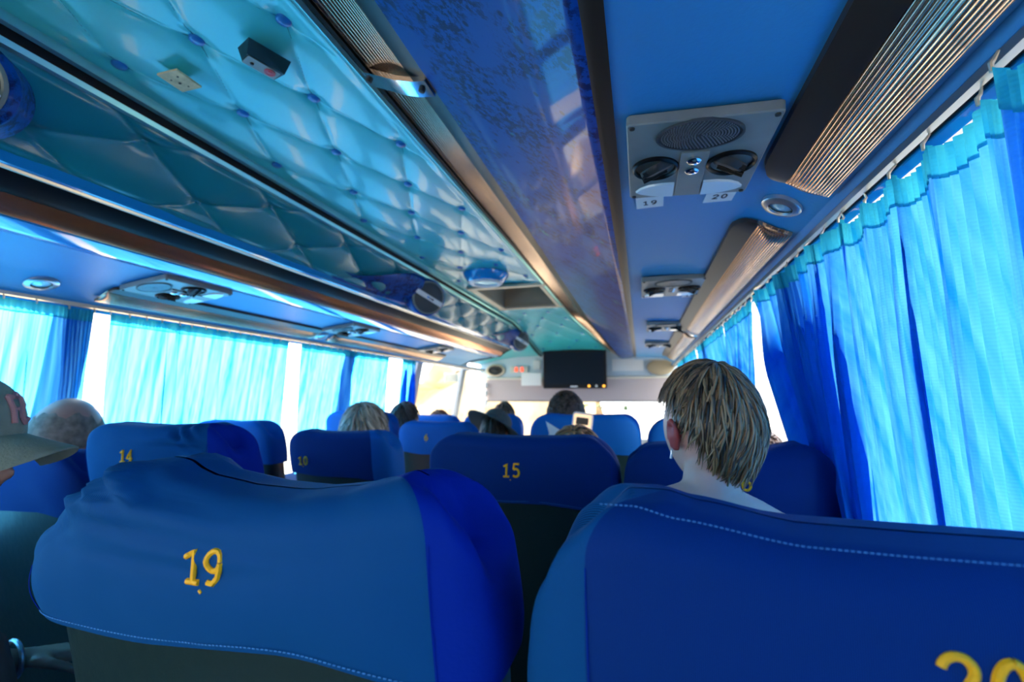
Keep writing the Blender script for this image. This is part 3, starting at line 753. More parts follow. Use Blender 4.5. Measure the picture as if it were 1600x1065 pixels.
# ------------------------------------------------------------ seats
def seat(X, Y, hw, top, label, txt=None, ntilt=12, tabs=None, numx=0, numz=None, hem=.15, near=False, seed=0, mat='seatfar', D=.062, rc=.06, numh=.024, slant=.08, wr=.0012, gus=None, crumple=None, sidemat=None, topstitch=False):
    """X centre, Y of the rear face at the top, hw half width, top height"""
    root = empty('coach_seat', (X, Y + .25, FZ + .0), label, 'seat', 'blue covered coach seats')
    tt = math.tan(math.radians(ntilt)); n = 5.0
    zh = top - hem
    def ztop(u):   # u relative to X
        if tabs: return interp(tabs, u)
        a = abs(u) - (hw - rc); z = top
        z += .010 * (u / hw) ** 2 + .004 * noise.noise(Vector((u * 9, seed * 2.3, 0)))
        if a > 0: z -= rc * (1 - math.sqrt(max(0, 1 - (a / rc) ** 2)))
        return z
    def ring(a, inset, z, w=None, d=None):
        W_, D_ = (w or hw) - inset, (d or D) - min(inset, D * .97)
        c, s_ = math.cos(a), math.sin(a)
        u = math.copysign(abs(c) ** (2 / n), c) * W_; q = math.copysign(abs(s_) ** (2 / n), s_) * D_
        return u, q
    def world(u, q, z): return Vector((X + u, Y + D + q + (top - z) * tt, z))
    NA = 160 if near else 64
    NV = 40 if near else 10
    rings = []
    def disp(u, q, z, a):
        k = 1
        nn = noise.noise(Vector((u * 7, z * 16 + u * 10, seed + q * 5))) * 3 + noise.noise(Vector((u * 20, z * 22, seed + 9))) * 1.2
        d = wr * nn
        if crumple and near:
            for z0_, ua, ub, am_ in ((-.022, -.07, .03, .0065), (-.034, -.08, -.01, .004), (-.045, -.03, .10, .003)):
                zz_ = z - (crumple[1] + z0_ + .10 * (u - crumple[0]) * (-.6)); k_ = sm(ua - .03, ua, u - crumple[0]) * (1 - sm(ub, ub + .04, u - crumple[0]))
                if q < 0: d += am_ * k_ * (math.exp(-(zz_ / .007) ** 2) - .6 * math.exp(-((zz_ + .012) / .006) ** 2))
            cxp, czp = crumple; r2 = ((u - cxp) / .05) ** 2 + ((z - czp) / .028) ** 2
            if r2 < 6: d += math.exp(-r2) * (.007 * noise.noise(Vector((u * 48, z * 34, 3))) + .006 * math.sin((u * .8 + z) * 210))
        return d
    vs = []; fs = []
    Rr = .035
    hem_dz = lambda u: .006 * math.sin(u * 9 + seed) + .004 * math.sin(u * 23)
    levels = [('s', v / NV) for v in range(NV + 1)] + [('d', math.radians(t)) for t in (range(9, 91, 9) if near else range(18, 91, 18))] + [('c', c) for c in (.3, .6, .85, 1.0)]
    uvs = []; arcl = [0]; cols = []
    for i in range(NA + 1):
        p0 = ring(2 * PI * i / NA, 0, 0)
        if i: arcl.append(arcl[-1] + math.hypot(p0[0] - pp[0], p0[1] - pp[1]))
        pp = p0; cols.append(p0[0])
    for kind, t in levels:
        for i in range(NA):
            a = 2 * PI * i / NA
            if kind == 's':
                u, q = ring(a, 0, 0); zt_ = ztop(u) - Rr; z = lerp(zh + hem_dz(u), zt_, t)
                if zt_ < zh: z = lerp(zh, zh + .01, t)
                bulge = .006 * math.sin(PI * t)
            elif kind == 'd':
                u, q = ring(a, Rr * (1 - math.cos(t)), 0); z = ztop(u * hw / max(.001, hw - Rr * (1 - math.cos(t)))) - Rr + Rr * math.sin(t); bulge = 0
            else:
                u, q = ring(a, Rr + (D - Rr - .001) * t, 0); z = ztop(max(-hw, min(hw, u * hw / (hw - Rr)))) + .002 * t; bulge = 0
            dd = disp(u, q, z, a); dz_ = dd * .5 if kind != 's' else 0
            if kind == 'c': dd *= (1 - t) ** 2; dz_ *= (1 - t)
            nx, ny = math.cos(a), math.sin(a)
            vs.append(world(u + nx * (dd * .6 + bulge * .5), q + ny * (dd + bulge), z + dz_))
            uvs.append((arcl[i], z))
    NL = len(levels)
    for l in range(NL - 1):
        for i in range(NA):
            fs.append((l * NA + i, l * NA + (i + 1) % NA, (l + 1) * NA + (i + 1) % NA, (l + 1) * NA + i))
    mb = MB(); mb.v = vs; mb.f = fs; mb.mi = [0] * len(fs)
    if gus:      # side gussets of a different cloth run
        for fi, f in enumerate(fs):
            u = (cols[f[0] % NA] + cols[f[1] % NA]) / 2
            if u > gus[1] or u < gus[0]: mb.mi[fi] = 1
    # underside skirt
    cover = mb.build('headrest_cover', [mat, sidemat or mat], root, fix=False, ang=0)
    ul = cover.data.uv_layers.new(name='weave'); vi = [0] * len(cover.data.loops); cover.data.loops.foreach_get('vertex_index', vi)
    ul.data.foreach_set('uv', [c_ for k_ in vi for c_ in uvs[k_]])
    # fix normals outward
    def surf(u, z):       # point on rear face
        c = min(.999, abs(u) / hw); q = -D * (1 - c ** n) ** (1 / n)
        t = min(1, max(0, (z - zh) / (ztop(u) - Rr - zh)))
        return world(u, q - .006 * math.sin(PI * t) - disp(u, q, z, -PI / 2) * 1.0 * 1, z)
    # back shell
    mb = MB(); lv = [(zh + .03, 0, 0), (zh + .0, .004, 0), (zh - .1, .006, .004), (zh - .3, .0, .012), (zh - .48, -.004, .02), (FZ + .32, .0, .02)]
    NS = 40
    for z, ins, dd in lv:
        for i in range(NS):
            a = 2 * PI * i / NS; u, q = ring(a, .006 + ins, 0, d=D - .002)
            mb.v.append(world(u, q * (1 + dd * 5), z))
    for l in range(len(lv) - 1):
        for i in range(NS): mb.f.append((l * NS + i, l * NS + (i + 1) % NS, (l + 1) * NS + (i + 1) % NS, (l + 1) * NS + i))
    mb.f += [tuple(range(NS)), tuple(range((len(lv) - 1) * NS, len(lv) * NS))]; mb.mi = [0] * len(mb.f)
    mb.build('backrest', 'shell', root)
    yb = Y + D + (top - FZ - .45) * tt
    MB().box((X, yb + .24, FZ + .42), (hw * 2 - .02, .46, .13), bev=.04).build('cushion', 'cushion', root)
    MB().box((X, yb + .2, FZ + .33), (hw * 2 - .06, .40, .06), bev=.02).build('frame', 'dark', root)
    for s_ in (-1, 1):
        MB().box((X + s_ * (hw - .09), yb + .2, FZ + .15), (.05, .30, .30), bev=.01).build('leg', 'dark', root)
        MB().box((X + s_ * (hw - .015), yb + .20, FZ + .66), (.035, .34, .035), bev=.015).build('armrest', 'shell', root)
    if near or txt:
        # hem stitching
        if near:
            st_ = MB()
            for i in range(110):
                u = lerp(-hw * .92, hw * .92, i / 110); z = zh + hem_dz(u) + .0055
                p, q = surf(u, z), surf(u + .0022, z + .0); off = Vector((0, -.0006, 0))
                st_.tube([p + off, q + off], .00045, 5)
            st_.build('hem_stitching', 'stitch', cover)
            for ss in (-1, 1):
                us = gus[0 if ss < 0 else 1] if gus and abs(gus[0 if ss < 0 else 1]) < 1 else ss * hw * .93
                pts = [surf(us, z) + Vector((0, -.0004, 0)) for z in rng(zh + .004, ztop(us) - Rr - .002, 20)]
                MB().tube(pts, .0004, 6).build('seam', 'gusset', cover)
    if topstitch:
        st_ = MB(); t_ = math.radians(68)
        def dome(u):
            q = -D + Rr * (1 - math.cos(t_)); return world(u * (hw - .006) / hw, q, ztop(u) - Rr + Rr * math.sin(t_)) + Vector((0, -.0014, .0012))
        for i in range(130):
            u = lerp(gus[0] + .004, hw * .9, i / 130); st_.tube([dome(u), dome(u + .0019)], .0004, 5)
        st_.build('top_stitching', 'stitch', cover)
    if txt:
        mb = MB(); zc = (numz if numz is not None else top - .075)
        write(mb, txt, lambda a, b: surf(numx + a, zc + b) + Vector((0, -.0004, 0)), numh, .0022 * numh / .024, 7, slant=slant, adv=.80)
        mb.tube([surf(numx - .003, zc - numh * .72), surf(numx - .001, zc - numh * .80)], .0013, 6)
        mb.build('embroidered_number', 'yellow', cover)
    return root
T19 = [(-.228, -.150), (-.220, -.122), (-.200, -.106), (-.17, -.088), (-.145, -.076), (-.115, -.058), (-.09, -.059), (-.06, -.072), (-.02, -.079), (.06, -.081), (.12, -.075), (.16, -.066), (.185, -.060), (.205, -.066), (.220, -.084), (.228, -.112)]
T20 = [(-.235, -.135), (-.226, -.105), (-.212, -.080), (-.192, -.065), (-.165, -.065), (-.14, -.071), (-.07, -.082), (-.02, -.083), (.05, -.083), (.12, -.084), (.19, -.088), (.215, -.100), (.235, -.14)]
seat(-.328, .275, .228, -.065, 'coach seat with blue cover and large yellow 19 embroidered, nearest in the picture', '19', tabs=T19, numx=.005, numz=-.128, near=True, seed=1, mat='seat', hem=.135, gus=(-9, .19), sidemat='gusset', crumple=(-.10, -.070), wr=.0013, numh=.0245)
seat(.155, .275, .235, -.065, 'coach seat with navy cover and cropped yellow 20, nearest at the right', '20', tabs=T20, numx=-.001, numz=-.138, near=True, seed=2, mat='seat20', hem=.165, gus=(-.190, .225), sidemat='seat', wr=.0006, topstitch=True, numh=.0265, slant=.0)
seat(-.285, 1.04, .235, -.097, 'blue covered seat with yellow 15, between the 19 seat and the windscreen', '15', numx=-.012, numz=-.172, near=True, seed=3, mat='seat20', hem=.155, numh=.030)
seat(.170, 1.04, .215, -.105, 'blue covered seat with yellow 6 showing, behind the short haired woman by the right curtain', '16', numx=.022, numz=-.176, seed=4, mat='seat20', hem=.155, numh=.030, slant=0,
     tabs=[(-.215, -.165), (-.205, -.125), (-.18, -.105), (-.1, -.102), (.03, -.113), (.08, -.113), (.13, -.102), (.165, -.095), (.19, -.104), (.205, -.125), (.215, -.17)])
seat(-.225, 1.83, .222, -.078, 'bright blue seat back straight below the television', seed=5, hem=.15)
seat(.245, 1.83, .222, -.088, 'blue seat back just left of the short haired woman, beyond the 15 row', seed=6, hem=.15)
seat(-.225, 2.62, .222, -.105, 'seat of the curly haired man, hidden behind the bright blue one', seed=17, hem=.15)
seat(-1.045, .75, .212, -.066, 'blue covered seat with yellow 14 under the middle left curtain', '14', numx=-.05, numz=-.131, seed=7, hem=.15, numh=.026, near=True, crumple=(.10, -.075), wr=.0012, gus=(-9, .17), sidemat='gusset', mat='seat')
seat(-1.50, .76, .212, -.137, 'reclined dark blue seat back under the brim of the khaki cap', seed=8, hem=.15, mat='seat20')
seat(-1.045, 1.40, .215, -.128, 'blue covered seat with yellow 10 below the third left curtain', '10', numx=-.135, numz=-.231, seed=9, hem=.16, numh=.028, gus=(-9, .15), sidemat='seatfar', mat='seat20')
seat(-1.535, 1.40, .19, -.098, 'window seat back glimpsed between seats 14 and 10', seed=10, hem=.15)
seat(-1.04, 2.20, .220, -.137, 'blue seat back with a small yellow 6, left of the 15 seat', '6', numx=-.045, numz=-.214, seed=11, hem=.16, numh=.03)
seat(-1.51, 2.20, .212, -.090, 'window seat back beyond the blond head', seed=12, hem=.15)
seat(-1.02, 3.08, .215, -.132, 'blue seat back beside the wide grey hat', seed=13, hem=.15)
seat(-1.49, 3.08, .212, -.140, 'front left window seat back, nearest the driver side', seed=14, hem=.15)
seat(-1.04, -.02, .212, -.16, 'aisle seat the man with the khaki cap sits in', seed=15, hem=.15)
seat(-1.50, -.02, .212, -.16, 'window seat next to the man with the khaki cap', seed=18, hem=.15)

# ------------------------------------------------------------ people
def remesh(mb, name, mat, parent, vox, smooth=4, matfn=None):
    me = bpy.data.meshes.new(name); me.from_pydata([tuple(v) for v in mb.v], [], mb.f)
    import bmesh
    b = bmesh.new(); b.from_mesh(me); bmesh.ops.recalc_face_normals(b, faces=b.faces); b.to_mesh(me); b.free()
    o = bpy.data.objects.new(name, me); COL.objects.link(o)
    r = o.modifiers.new('r', 'REMESH'); r.mode = 'VOXEL'; r.voxel_size = vox
    s = o.modifiers.new('s', 'SMOOTH'); s.iterations = smooth; s.factor = .5
    dg = bpy.context.evaluated_depsgraph_get(); dg.update()
    m2 = bpy.data.meshes.new_from_object(o.evaluated_get(dg)); bpy.data.objects.remove(o)
    m2.materials.clear()
    for q in (mat if isinstance(mat, list) else [mat]): m2.materials.append(M[q])
    if matfn:
        for p in m2.polygons: p.material_index = matfn(p.center)
    m2.polygons.foreach_set('use_smooth', [True] * len(m2.polygons))
    o = bpy.data.objects.new(name, m2); COL.objects.link(o)
    if parent:
        o.parent = parent; o.matrix_parent_inverse = Matrix.Translation(-Vector(parent['_o']))
    return o
def head_surface(nu=48, nv=36):
    """unit head: face towards +Y, half sizes .075 .095 .115"""
    v = []; f = []
    for i in range(nv + 1):
        t = PI * i / nv
        for j in range(nu):
            a = 2 * PI * j / nu
            x, y, z = math.sin(t) * math.cos(a), math.sin(t) * math.sin(a), math.cos(t)
            w = 1.0
            if z < 0:                                        # jaw
                w = 1 - .34 * (-z) ** 1.4 if y > 0 else 1 - .18 * (-z)
            X_, Y_, Z_ = x * .075 * w, y * .097 * (1.0 if y > 0 else 1.0), z * .115
            if y < 0 and z < -.3: Y_ *= 1 - .30 * min(1, (-z - .3) / .6)
            if y > .6:
                Y_ += -.010 * math.exp(-((abs(x) - .33) / .13) ** 2 - ((z - .02) / .10) ** 2)        # sockets
                Y_ += .006 * math.exp(-((z - .17) / .07) ** 2) * math.exp(-(x / .5) ** 2)              # brow
                Y_ += .022 * math.exp(-(x / .12) ** 2) * math.exp(-((z + .22) / .13) ** 2)             # nose
                Y_ += .007 * math.exp(-(x / .26) ** 2) * (math.exp(-((z + .50) / .05) ** 2) + math.exp(-((z + .60) / .05) ** 2))
                Y_ += .008 * math.exp(-(x / .25) ** 2) * math.exp(-((z + .84) / .10) ** 2)             # chin
            v.append(Vector((X_, Y_, Z_)))
    for i in range(nv):
        for j in range(nu): f.append((i * nu + j, i * nu + (j + 1) % nu, (i + 1) * nu + (j + 1) % nu, (i + 1) * nu + j))
    return v, f
def hair(name, mat, parent, T, n=900, seed=0, ends=(62, 98, 148), thick=.012, curl=.0, width=.0042, crown=(-.1, -.32), noise_len=12, shell=True, lens=(38, 68), curly=0, swirl=0, earc=(.36, .55), taper=.26, startmax=.80, grow=1.0, part=None):
    rnd = random.Random(seed); mb = MB()
    def tend(phi):      # phi = 0 back, PI front
        c = abs(((phi + PI) % (2 * PI)) - PI) / PI
        e0, e1 = earc
        if c < e0: return lerp(ends[2], ends[2] * .93, c / e0)
        if c < e1: return lerp(ends[2] * .93, ends[1], (c - e0) / (e1 - e0))
        return lerp(ends[1], ends[0], (c - e1) / (1 - e1))
    tilt = Matrix.Rotation(crown[1] * -1.0, 3, 'X')
    def surf(theta, phi, off):
        t = math.radians(theta)
        d = Vector((math.sin(t) * math.sin(phi), -math.sin(t) * math.cos(phi), math.cos(t)))
        d = tilt @ d
        z = d.z; rr = math.hypot(d.x, d.y)
        # below the equator hair hangs instead of following the skull in
        if z < 0: s_ = 1 - taper * min(1, -z) ** 1.5; k = s_ / max(rr, .01); h = Vector((d.x * k, d.y * k, 0)); 
        else: h = Vector((d.x, d.y, 0))
        return Vector((h.x * (.077 + off), h.y * (.099 + off), z * (.117 + off)))
    if shell:
        NU, NV = 60, 26
        for i in range(NV + 1):
            for j in range(NU):
                phi = 2 * PI * j / NU; mb.v.append(T @ surf(tend(phi) * .95 * i / NV, phi, thick * .35))
        for i in range(NV):
            for j in range(NU): mb.f.append((i * NU + j, i * NU + (j + 1) % NU, (i + 1) * NU + (j + 1) % NU, (i + 1) * NU + j)); mb.mi.append(0)
    for q in range(n):
        phi = rnd.random() * 2 * PI; te = tend(phi) + rnd.gauss(0, noise_len * .5)
        t0 = te * (rnd.random() ** .8) * startmax; ln = rnd.uniform(*lens)
        t1 = min(te, t0 + ln)
        if t1 - t0 < 14: t0 = max(0, t1 - 22)
        dphi = rnd.gauss(0, .10) + .16 * noise.noise(Vector((phi * 2, t0 * .03, seed)))
        off = thick * (.35 + .75 * rnd.random()); lift = rnd.random() * .004 * grow
        fq = rnd.uniform(0, 6); pts = []; rad = []; N = 8
        clump = .07 * math.sin(phi * 13 + .05 * t0) + swirl * noise.noise(Vector((math.cos(phi) * 2.2, math.sin(phi) * 2.2, t0 * .02)))
        for i in range(N + 1):
            u = i / N
            th_ = lerp(t0, t1, u); p_ = phi + dphi * u + clump * u + curl * math.sin(u * 9 + fq)
            o_ = off * (1 - .25 * u * u) + lift * math.sin(PI * u) * 1.4 + (curl * .03 * math.cos(u * 9 + fq)) + (.004 * u ** 3 * rnd.random())
            if i == 0: o_ *= .6
            pts.append(T @ surf(th_, p_, o_)); rad.append(width * (.55 + .45 * math.sin(PI * min(1, u * 1.3 + .15))) * (1 - .85 * max(0, (u - .6) / .4)))
        c = T @ Vector((0, 0, 0)); nm = (pts[N // 2] - c)
        if curly:
            tm = lerp(t0, t1, rnd.random()); o0 = T @ surf(tm, phi, thick * .3); nn_ = (o0 - c).normalized()
            ta = nn_.orthogonal().normalized(); tb_ = nn_.cross(ta); rr_ = rnd.uniform(.006, .011)
            pts = [o0 + nn_ * (thick * .9 * i / N) + (ta * math.cos(fq + i * 1.2) + tb_ * math.sin(fq + i * 1.2)) * rr_ for i in range(N + 1)]
            rad = [width * .6] * (N + 1)
        mb.tube(pts, rad, 5, flat=.35, nrm=nm)
    o = mb.build(name, mat, parent, fix=False, ang=0)
    return o
def hand(mb, wr, d, up, s=1, curl_=.5, r=.0085):
    """palm and five fingers; d = direction, up = back of the hand"""
    d = Vector(d).normalized(); up = Vector(up); up = (up - d * up.dot(d)).normalized(); sd = d.cross(up) * s
    for k in (-1, -.3, .3, 1):
        mb.tube([wr, wr + d * .03 + sd * .010 * k, wr + d * .085 + sd * .027 * k], [.020, .016, .0125], 8)
    for k, L in ((-1.05, .066), (-.35, .078), (.35, .084), (1.05, .074)):
        b = wr + d * .085 + sd * .027 * k; p = [b]; ang = 0
        for seg, fr in enumerate((.45, .32, .23)):
            ang += curl_ * (.5 + .5 * seg); p.append(p[-1] + (d * math.cos(ang) - up * math.sin(ang)) * L * fr)
        mb.tube(p, [r * 1.1, r, r * .95, r * .8], 8)
    b = wr + d * .025 + sd * .024
    mb.tube([b, b + d * .022 + sd * .024 - up * .004, b + d * .048 + sd * .034 - up * .012, b + d * .068 + sd * .034 - up * .022], [.013, .0105, .0095, .008], 8)
def person(label, Hc, yaw=0, pitch=0, roll=0, skin='skin', shirt='shirtn', vox=.008, sh=.185, scale=1.0, shx=0, neckz=0, hands='lap', ear=None, sleeve=True, shirt_top=.02, lean=0, low=False, shdrop=(0, 0), trap=1.0, raise_hand=None, bodyx=0, shirtdrop=0, plean=0, nk=(0, 1)):
    root = empty('person', (Hc[0], Hc[1], FZ + .45), label, 'person')
    Hc = Vector(Hc)
    T = Matrix.Translation(Hc) @ Matrix.Rotation(yaw, 4, 'Z') @ Matrix.Rotation(pitch, 4, 'X') @ Matrix.Rotation(roll, 4, 'Y') @ Matrix.Scale(scale, 4)
    mb = MB(); v, f = head_surface(); mb.add([T @ q for q in v], f)
    for s in (-1, 1):     # ears: a rim around a shallow bowl
        c = Vector((s * .079, -.006, -.012)); rim = []
        for i in range(9):
            a = math.radians(lerp(-100, 200, i / 8)); rim.append(T @ (c + Vector((s * (.008 + .004 * math.sin(a)), -.010 - .013 * math.cos(a) * 1, .028 * math.sin(a)))))
        mb.tube(rim, .0048, 8); mb.tube([T @ (c + Vector((0, -.004, .018))), T @ (c + Vector((s * .005, -.010, 0))), T @ (c + Vector((s * .003, -.004, -.024)))], [.008, .011, .007], 8)
    base = Hc + Vector((bodyx, -.045 - lean, -.195 + neckz))         # base of the neck
    mb.tube([T @ Vector((0, -.025, -.055)), T @ Vector((nk[0], -.030, -.09)), (T @ Vector((nk[0], -.03, -.11))).lerp(base, .5), base, base + Vector((0, 0, -.05))], [.050 * nk[1], .052 * nk[1], .053 * nk[1], .060, .075], 16)
    shp = {}
    for s in (-1, 1):
        S_ = base + Vector((s * sh, .005, -.055 - shdrop[0 if s < 0 else 1])); shp[s] = S_
        mb.tube([base + Vector((0, 0, .018)), base.lerp(S_, .35) + Vector((0, 0, .012 * trap)), base.lerp(S_, .7) + Vector((0, 0, .004)), S_ + Vector((0, 0, -.02))], [.045, .050, .050, .052], 12)
    pel = Vector((base.x, base.y + .07 + plean, FZ + .56))
    def tor(mbx, e=0):
        pr = [(0, .14, .085), (.12, .165, .105), (.30, .145, .10), (.42, .14, .10), (1, .165, .115)]
        Lz = base.z - .05 - pel.z; rings = []; NN = 24; o0 = len(mbx.v)
        lv = [(0, .11 + sh * .25, .07), (.08, sh * .93, .095), (.25, sh * .92, .11), (.5, sh * .80, .105), (.75, sh * .80, .11), (1, sh * .9, .12)]
        for t, a, b in lv:
            c = Vector((base.x, lerp(base.y, pel.y, t), lerp(base.z - .035 + e * .5, pel.z - .06, t)))
            for j in range(NN):
                an = 2 * PI * j / NN; mbx.v.append(c + Vector((math.cos(an) * (a + e), math.sin(an) * (b + e), 0)))
        for l in range(len(lv) - 1):
            for j in range(NN): mbx.f.append((o0 + l * NN + j, o0 + l * NN + (j + 1) % NN, o0 + (l + 1) * NN + (j + 1) % NN, o0 + (l + 1) * NN + j))
        mbx.f += [tuple(o0 + q for q in range(NN))[::-1], tuple(o0 + (len(lv) - 1) * NN + q for q in range(NN))]
        mbx.mi = [0] * len(mbx.f)
    tor(mb)
    arms = {}
    for s in (-1, 1):
        el = shp[s] + Vector((s * .045, .06, -.27)); wr = Vector((base.x + s * .09, el.y + .22, el.z - .05))
        hd, hu = Vector((-s * .3, 1, -.15)), Vector((0, .1, 1))
        if raise_hand and s == raise_hand[0]:
            wr = Vector(raise_hand[1]); el = shp[s].lerp(wr, .5) + Vector((s * .04, -.0, -.12)); hd, hu = Vector(raise_hand[2]), Vector(raise_hand[3])
        arms[s] = (el, wr)
        mb.tube([shp[s], shp[s].lerp(el, .5), el], [.052, .046, .040], 12); mb.tube([el, el.lerp(wr, .4), wr], [.041, .040, .027], 12)
        hand(mb, wr, hd, hu, s=-s)
        hip = pel + Vector((s * .09, 0, -.02)); kn = hip + Vector((s * .03, .40, .03)); an = kn + Vector((0, .02, -(kn.z - FZ - .09)))
        mb.tube([hip, hip.lerp(kn, .5), kn], [.085, .075, .058], 14); mb.tube([kn, kn.lerp(an, .35), an], [.058, .055, .036], 12)
        mb.tube([an + Vector((0, -.03, -.04)), an + Vector((0, .06, -.045)), an + Vector((0, .15, -.06))], [.038, .036, .024], 10)
    efn = None
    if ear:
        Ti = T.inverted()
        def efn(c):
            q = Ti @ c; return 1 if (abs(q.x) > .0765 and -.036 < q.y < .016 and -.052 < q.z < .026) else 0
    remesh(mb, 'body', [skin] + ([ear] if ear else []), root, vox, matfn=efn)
    for s in (-1, 1):
        e = MB().lathe([(.001, .011), (.006, .0095), (.0105, .003), (.0105, -.003), (.006, -.0095), (.001, -.011)], T @ Vector((s * .027, .082, .003)), n=16).build('eye', 'paper', root)
    # clothes
    mc = MB(); tor(mc, .012)
    if shirtdrop: mc.v = [v_ if v_[2] < base.z - .03 - shirtdrop else Vector((v_[0], v_[1], v_[2] - shirtdrop)) for v_ in mc.v]
    if sleeve:
        for s in (-1, 1):
            el = arms[s][0]
            mc.tube([base.lerp(shp[s], .55) + Vector((0, 0, -.004)), shp[s] + Vector((0, 0, -.004)), shp[s].lerp(el, .5), el], [.058, .064, .058, .052], 12)
    remesh(mc, 'shirt', shirt, root, max(vox, .008))
    mc = MB()
    for s in (-1, 1):
        hip = pel + Vector((s * .09, 0, -.02)); kn = hip + Vector((s * .03, .40, .03)); an = kn + Vector((0, .02, -(kn.z - FZ - .16)))
        mc.tube([hip, hip.lerp(kn, .5), kn], [.097, .086, .07], 14); mc.tube([kn, kn.lerp(an, .35), an], [.07, .066, .05], 12)
    mc.tube([pel + Vector((-.08, 0, -.02)), pel + Vector((.08, 0, -.02))], [.115, .115], 14)
    remesh(mc, 'trousers', 'shirtn', root, .012)
    for s in (-1, 1):
        kn = pel + Vector((s * .12, .40, .01)); MB().box((kn.x, kn.y + .09, FZ + .035), (.09, .26, .07), bev=.035).build('shoe', 'dark', root)
    return root, T, base, shp

# the woman in front of seat 20
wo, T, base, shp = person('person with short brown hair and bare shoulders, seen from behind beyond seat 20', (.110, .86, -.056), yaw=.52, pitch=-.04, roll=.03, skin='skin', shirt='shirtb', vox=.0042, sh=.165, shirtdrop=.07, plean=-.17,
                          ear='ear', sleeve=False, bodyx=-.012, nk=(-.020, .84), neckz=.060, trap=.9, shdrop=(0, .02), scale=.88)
hair('hair', 'hair', wo, T, n=5200, seed=3, ends=(66, 70, 117), earc=(.17, .42), taper=.46, thick=.016, width=.0023, curl=.008, noise_len=18, lens=(26, 52), swirl=.5)
MB().tube([T @ Vector((-.083, -.004, -.040)), T @ Vector((-.084, -.004, -.048)), T @ Vector((-.084, -.002, -.056))], [.0012, .0016, .0022], 8).build('earring', 'steel', wo)
for s in (-1, 1):
    a = base + Vector((s * .128, -.062, -.085)); b_ = base + Vector((s * .128, -.02, -.004)); c_ = base + Vector((s * .122, .05, -.03))
    MB().tube([a + Vector((0, -.01, -.10)), a, a.lerp(b_, .6) + Vector((0, -.012, .012)), b_, b_.lerp(c_, .5) + Vector((0, .01, .008)), c_, c_ + Vector((0, .02, -.12))], .007, 8, flat=.5).build('strap', 'strap', wo)
# man with the cap
cm, T, base, shp = person('person in khaki baseball cap and dark clothes at the left picture edge', (-1.025, .432, -.088), yaw=-1.05, pitch=-.05, skin='skin2', shirt='shirtk', vox=.006, sh=.18, neckz=-.0, raise_hand=(-1, (-1.17, .645, -.50), (.3, .8, -.2), (0, .2, 1)))
MB().tube([Vector((-1.17, .645, -.50)) + Vector((.034 * math.cos(q), -.004 * math.cos(q), .034 * math.sin(q))) for q in rng(0, 2 * PI, 20)[:-1]], .004, 8, closed=True).build('bracelet', 'steel', cm)
cap = MB()
def capf(u, v):
    a = 2 * PI * u; t = PI / 2 * v
    return T @ Vector((math.cos(a) * .084 * math.sin(t) ** .8, math.sin(a) * .106 * math.sin(t) ** .8, .030 + .098 * math.cos(t) ** .9))
cap.grid(capf, 48, 20)
capo = cap.build('cap', 'cap', cm, fix=False, ang=0)
br_ = MB()
def brf(u, v):
    a = lerp(-1.15, 1.15, u); r0 = .104; L = .078 * (math.cos(a * .9) ** .6)
    x = math.sin(a) * (.083 + .006 * v); y = math.cos(a) * r0 * .98 + L * v
    return Vector((x, y, .034 - .030 * (x / .08) ** 2 * (.3 + v) - .018 * v + .002))
top_ = [T @ brf(i / 24, j / 8) for i in range(25) for j in range(9)]; bot_ = [T @ (brf(i / 24, j / 8) + Vector((0, 0, -.003))) for i in range(25) for j in range(9)]
fs_ = [(i * 9 + j, (i + 1) * 9 + j, (i + 1) * 9 + j + 1, i * 9 + j + 1) for i in range(24) for j in range(8)]
br_.add(top_, fs_); br_.add(bot_, [f[::-1] for f in fs_])
edge = [i * 9 for i in range(25)]; edge2 = [i * 9 + 8 for i in range(25)]; N_ = len(top_)
br_.f += [(a, b, b + N_, a + N_) for a, b in zip(edge2, edge2[1:])] + [(edge[0] + j, edge[0] + j + 1, edge[0] + j + 1 + N_, edge[0] + j + N_) for j in range(8)] + [(edge[-1] + j, edge[-1] + j + 1, edge[-1] + j + 1 + N_, edge[-1] + j + N_) for j in range(8)]
br_.mi = [0] * len(br_.f); br_.build('brim', 'cap', capo, ang=60)
lg = MB()
def cpt(a, z): # point on cap side by angle (0 = front) and height
    t = math.acos(min(1, max(0, ((z - .030) / .098)) ** (1 / .9))); s_ = math.sin(t) ** .8
    return T @ Vector((math.sin(a) * .0855 * s_, math.cos(a) * .1075 * s_, z))
for pts in ([(-.10, .098), (-.2, .104), (-.3, .096), (-.26, .086), (-.14, .080), (-.10, .068), (-.2, .060), (-.32, .066)], [(.12, .100), (.10, .08), (.11, .060)], [(.12, .100), (-.02, .099)], [(.10, .081), (.0, .081)]):
    lg.tube([cpt(a * .8 + .02, z - .008) for a, z in pts], .0042, 7)
lg.build('badge', 'pink', capo)
hair('hair', 'hairdark', cm, T, n=250, seed=8, ends=(50, 92, 118), thick=.004, width=.003, noise_len=5)
# forearm with bracelet near the armrest
# bald man
bm_, T, base, shp = person('bald person with grey stubble and light blue shirt by the nearest left curtain', (-1.615, .95, -.128), yaw=.5, pitch=-.22, skin='skin2', shirt='shirtb', vox=.007, sh=.14, scale=1.07, neckz=-.01, bodyx=.07, lean=-.14)
def stb(u, v):
    phi = 2 * PI * u; c = abs(((phi + PI) % (2 * PI)) - PI) / PI
    t = math.radians(lerp(lerp(62, 62, c) + 16 * noise.noise(Vector((phi * 3, 2, 0))) + 5 * noise.noise(Vector((phi * 14, 5, 0))), lerp(128, 82, min(1, c * 1.5)), v))
    return T @ Vector((math.sin(t) * math.sin(phi) * .0762, -math.sin(t) * math.cos(phi) * .0985, math.cos(t) * .1165))
MB().grid(stb, 60, 24).build('hair', 'stubble', bm_, fix=False, ang=0)
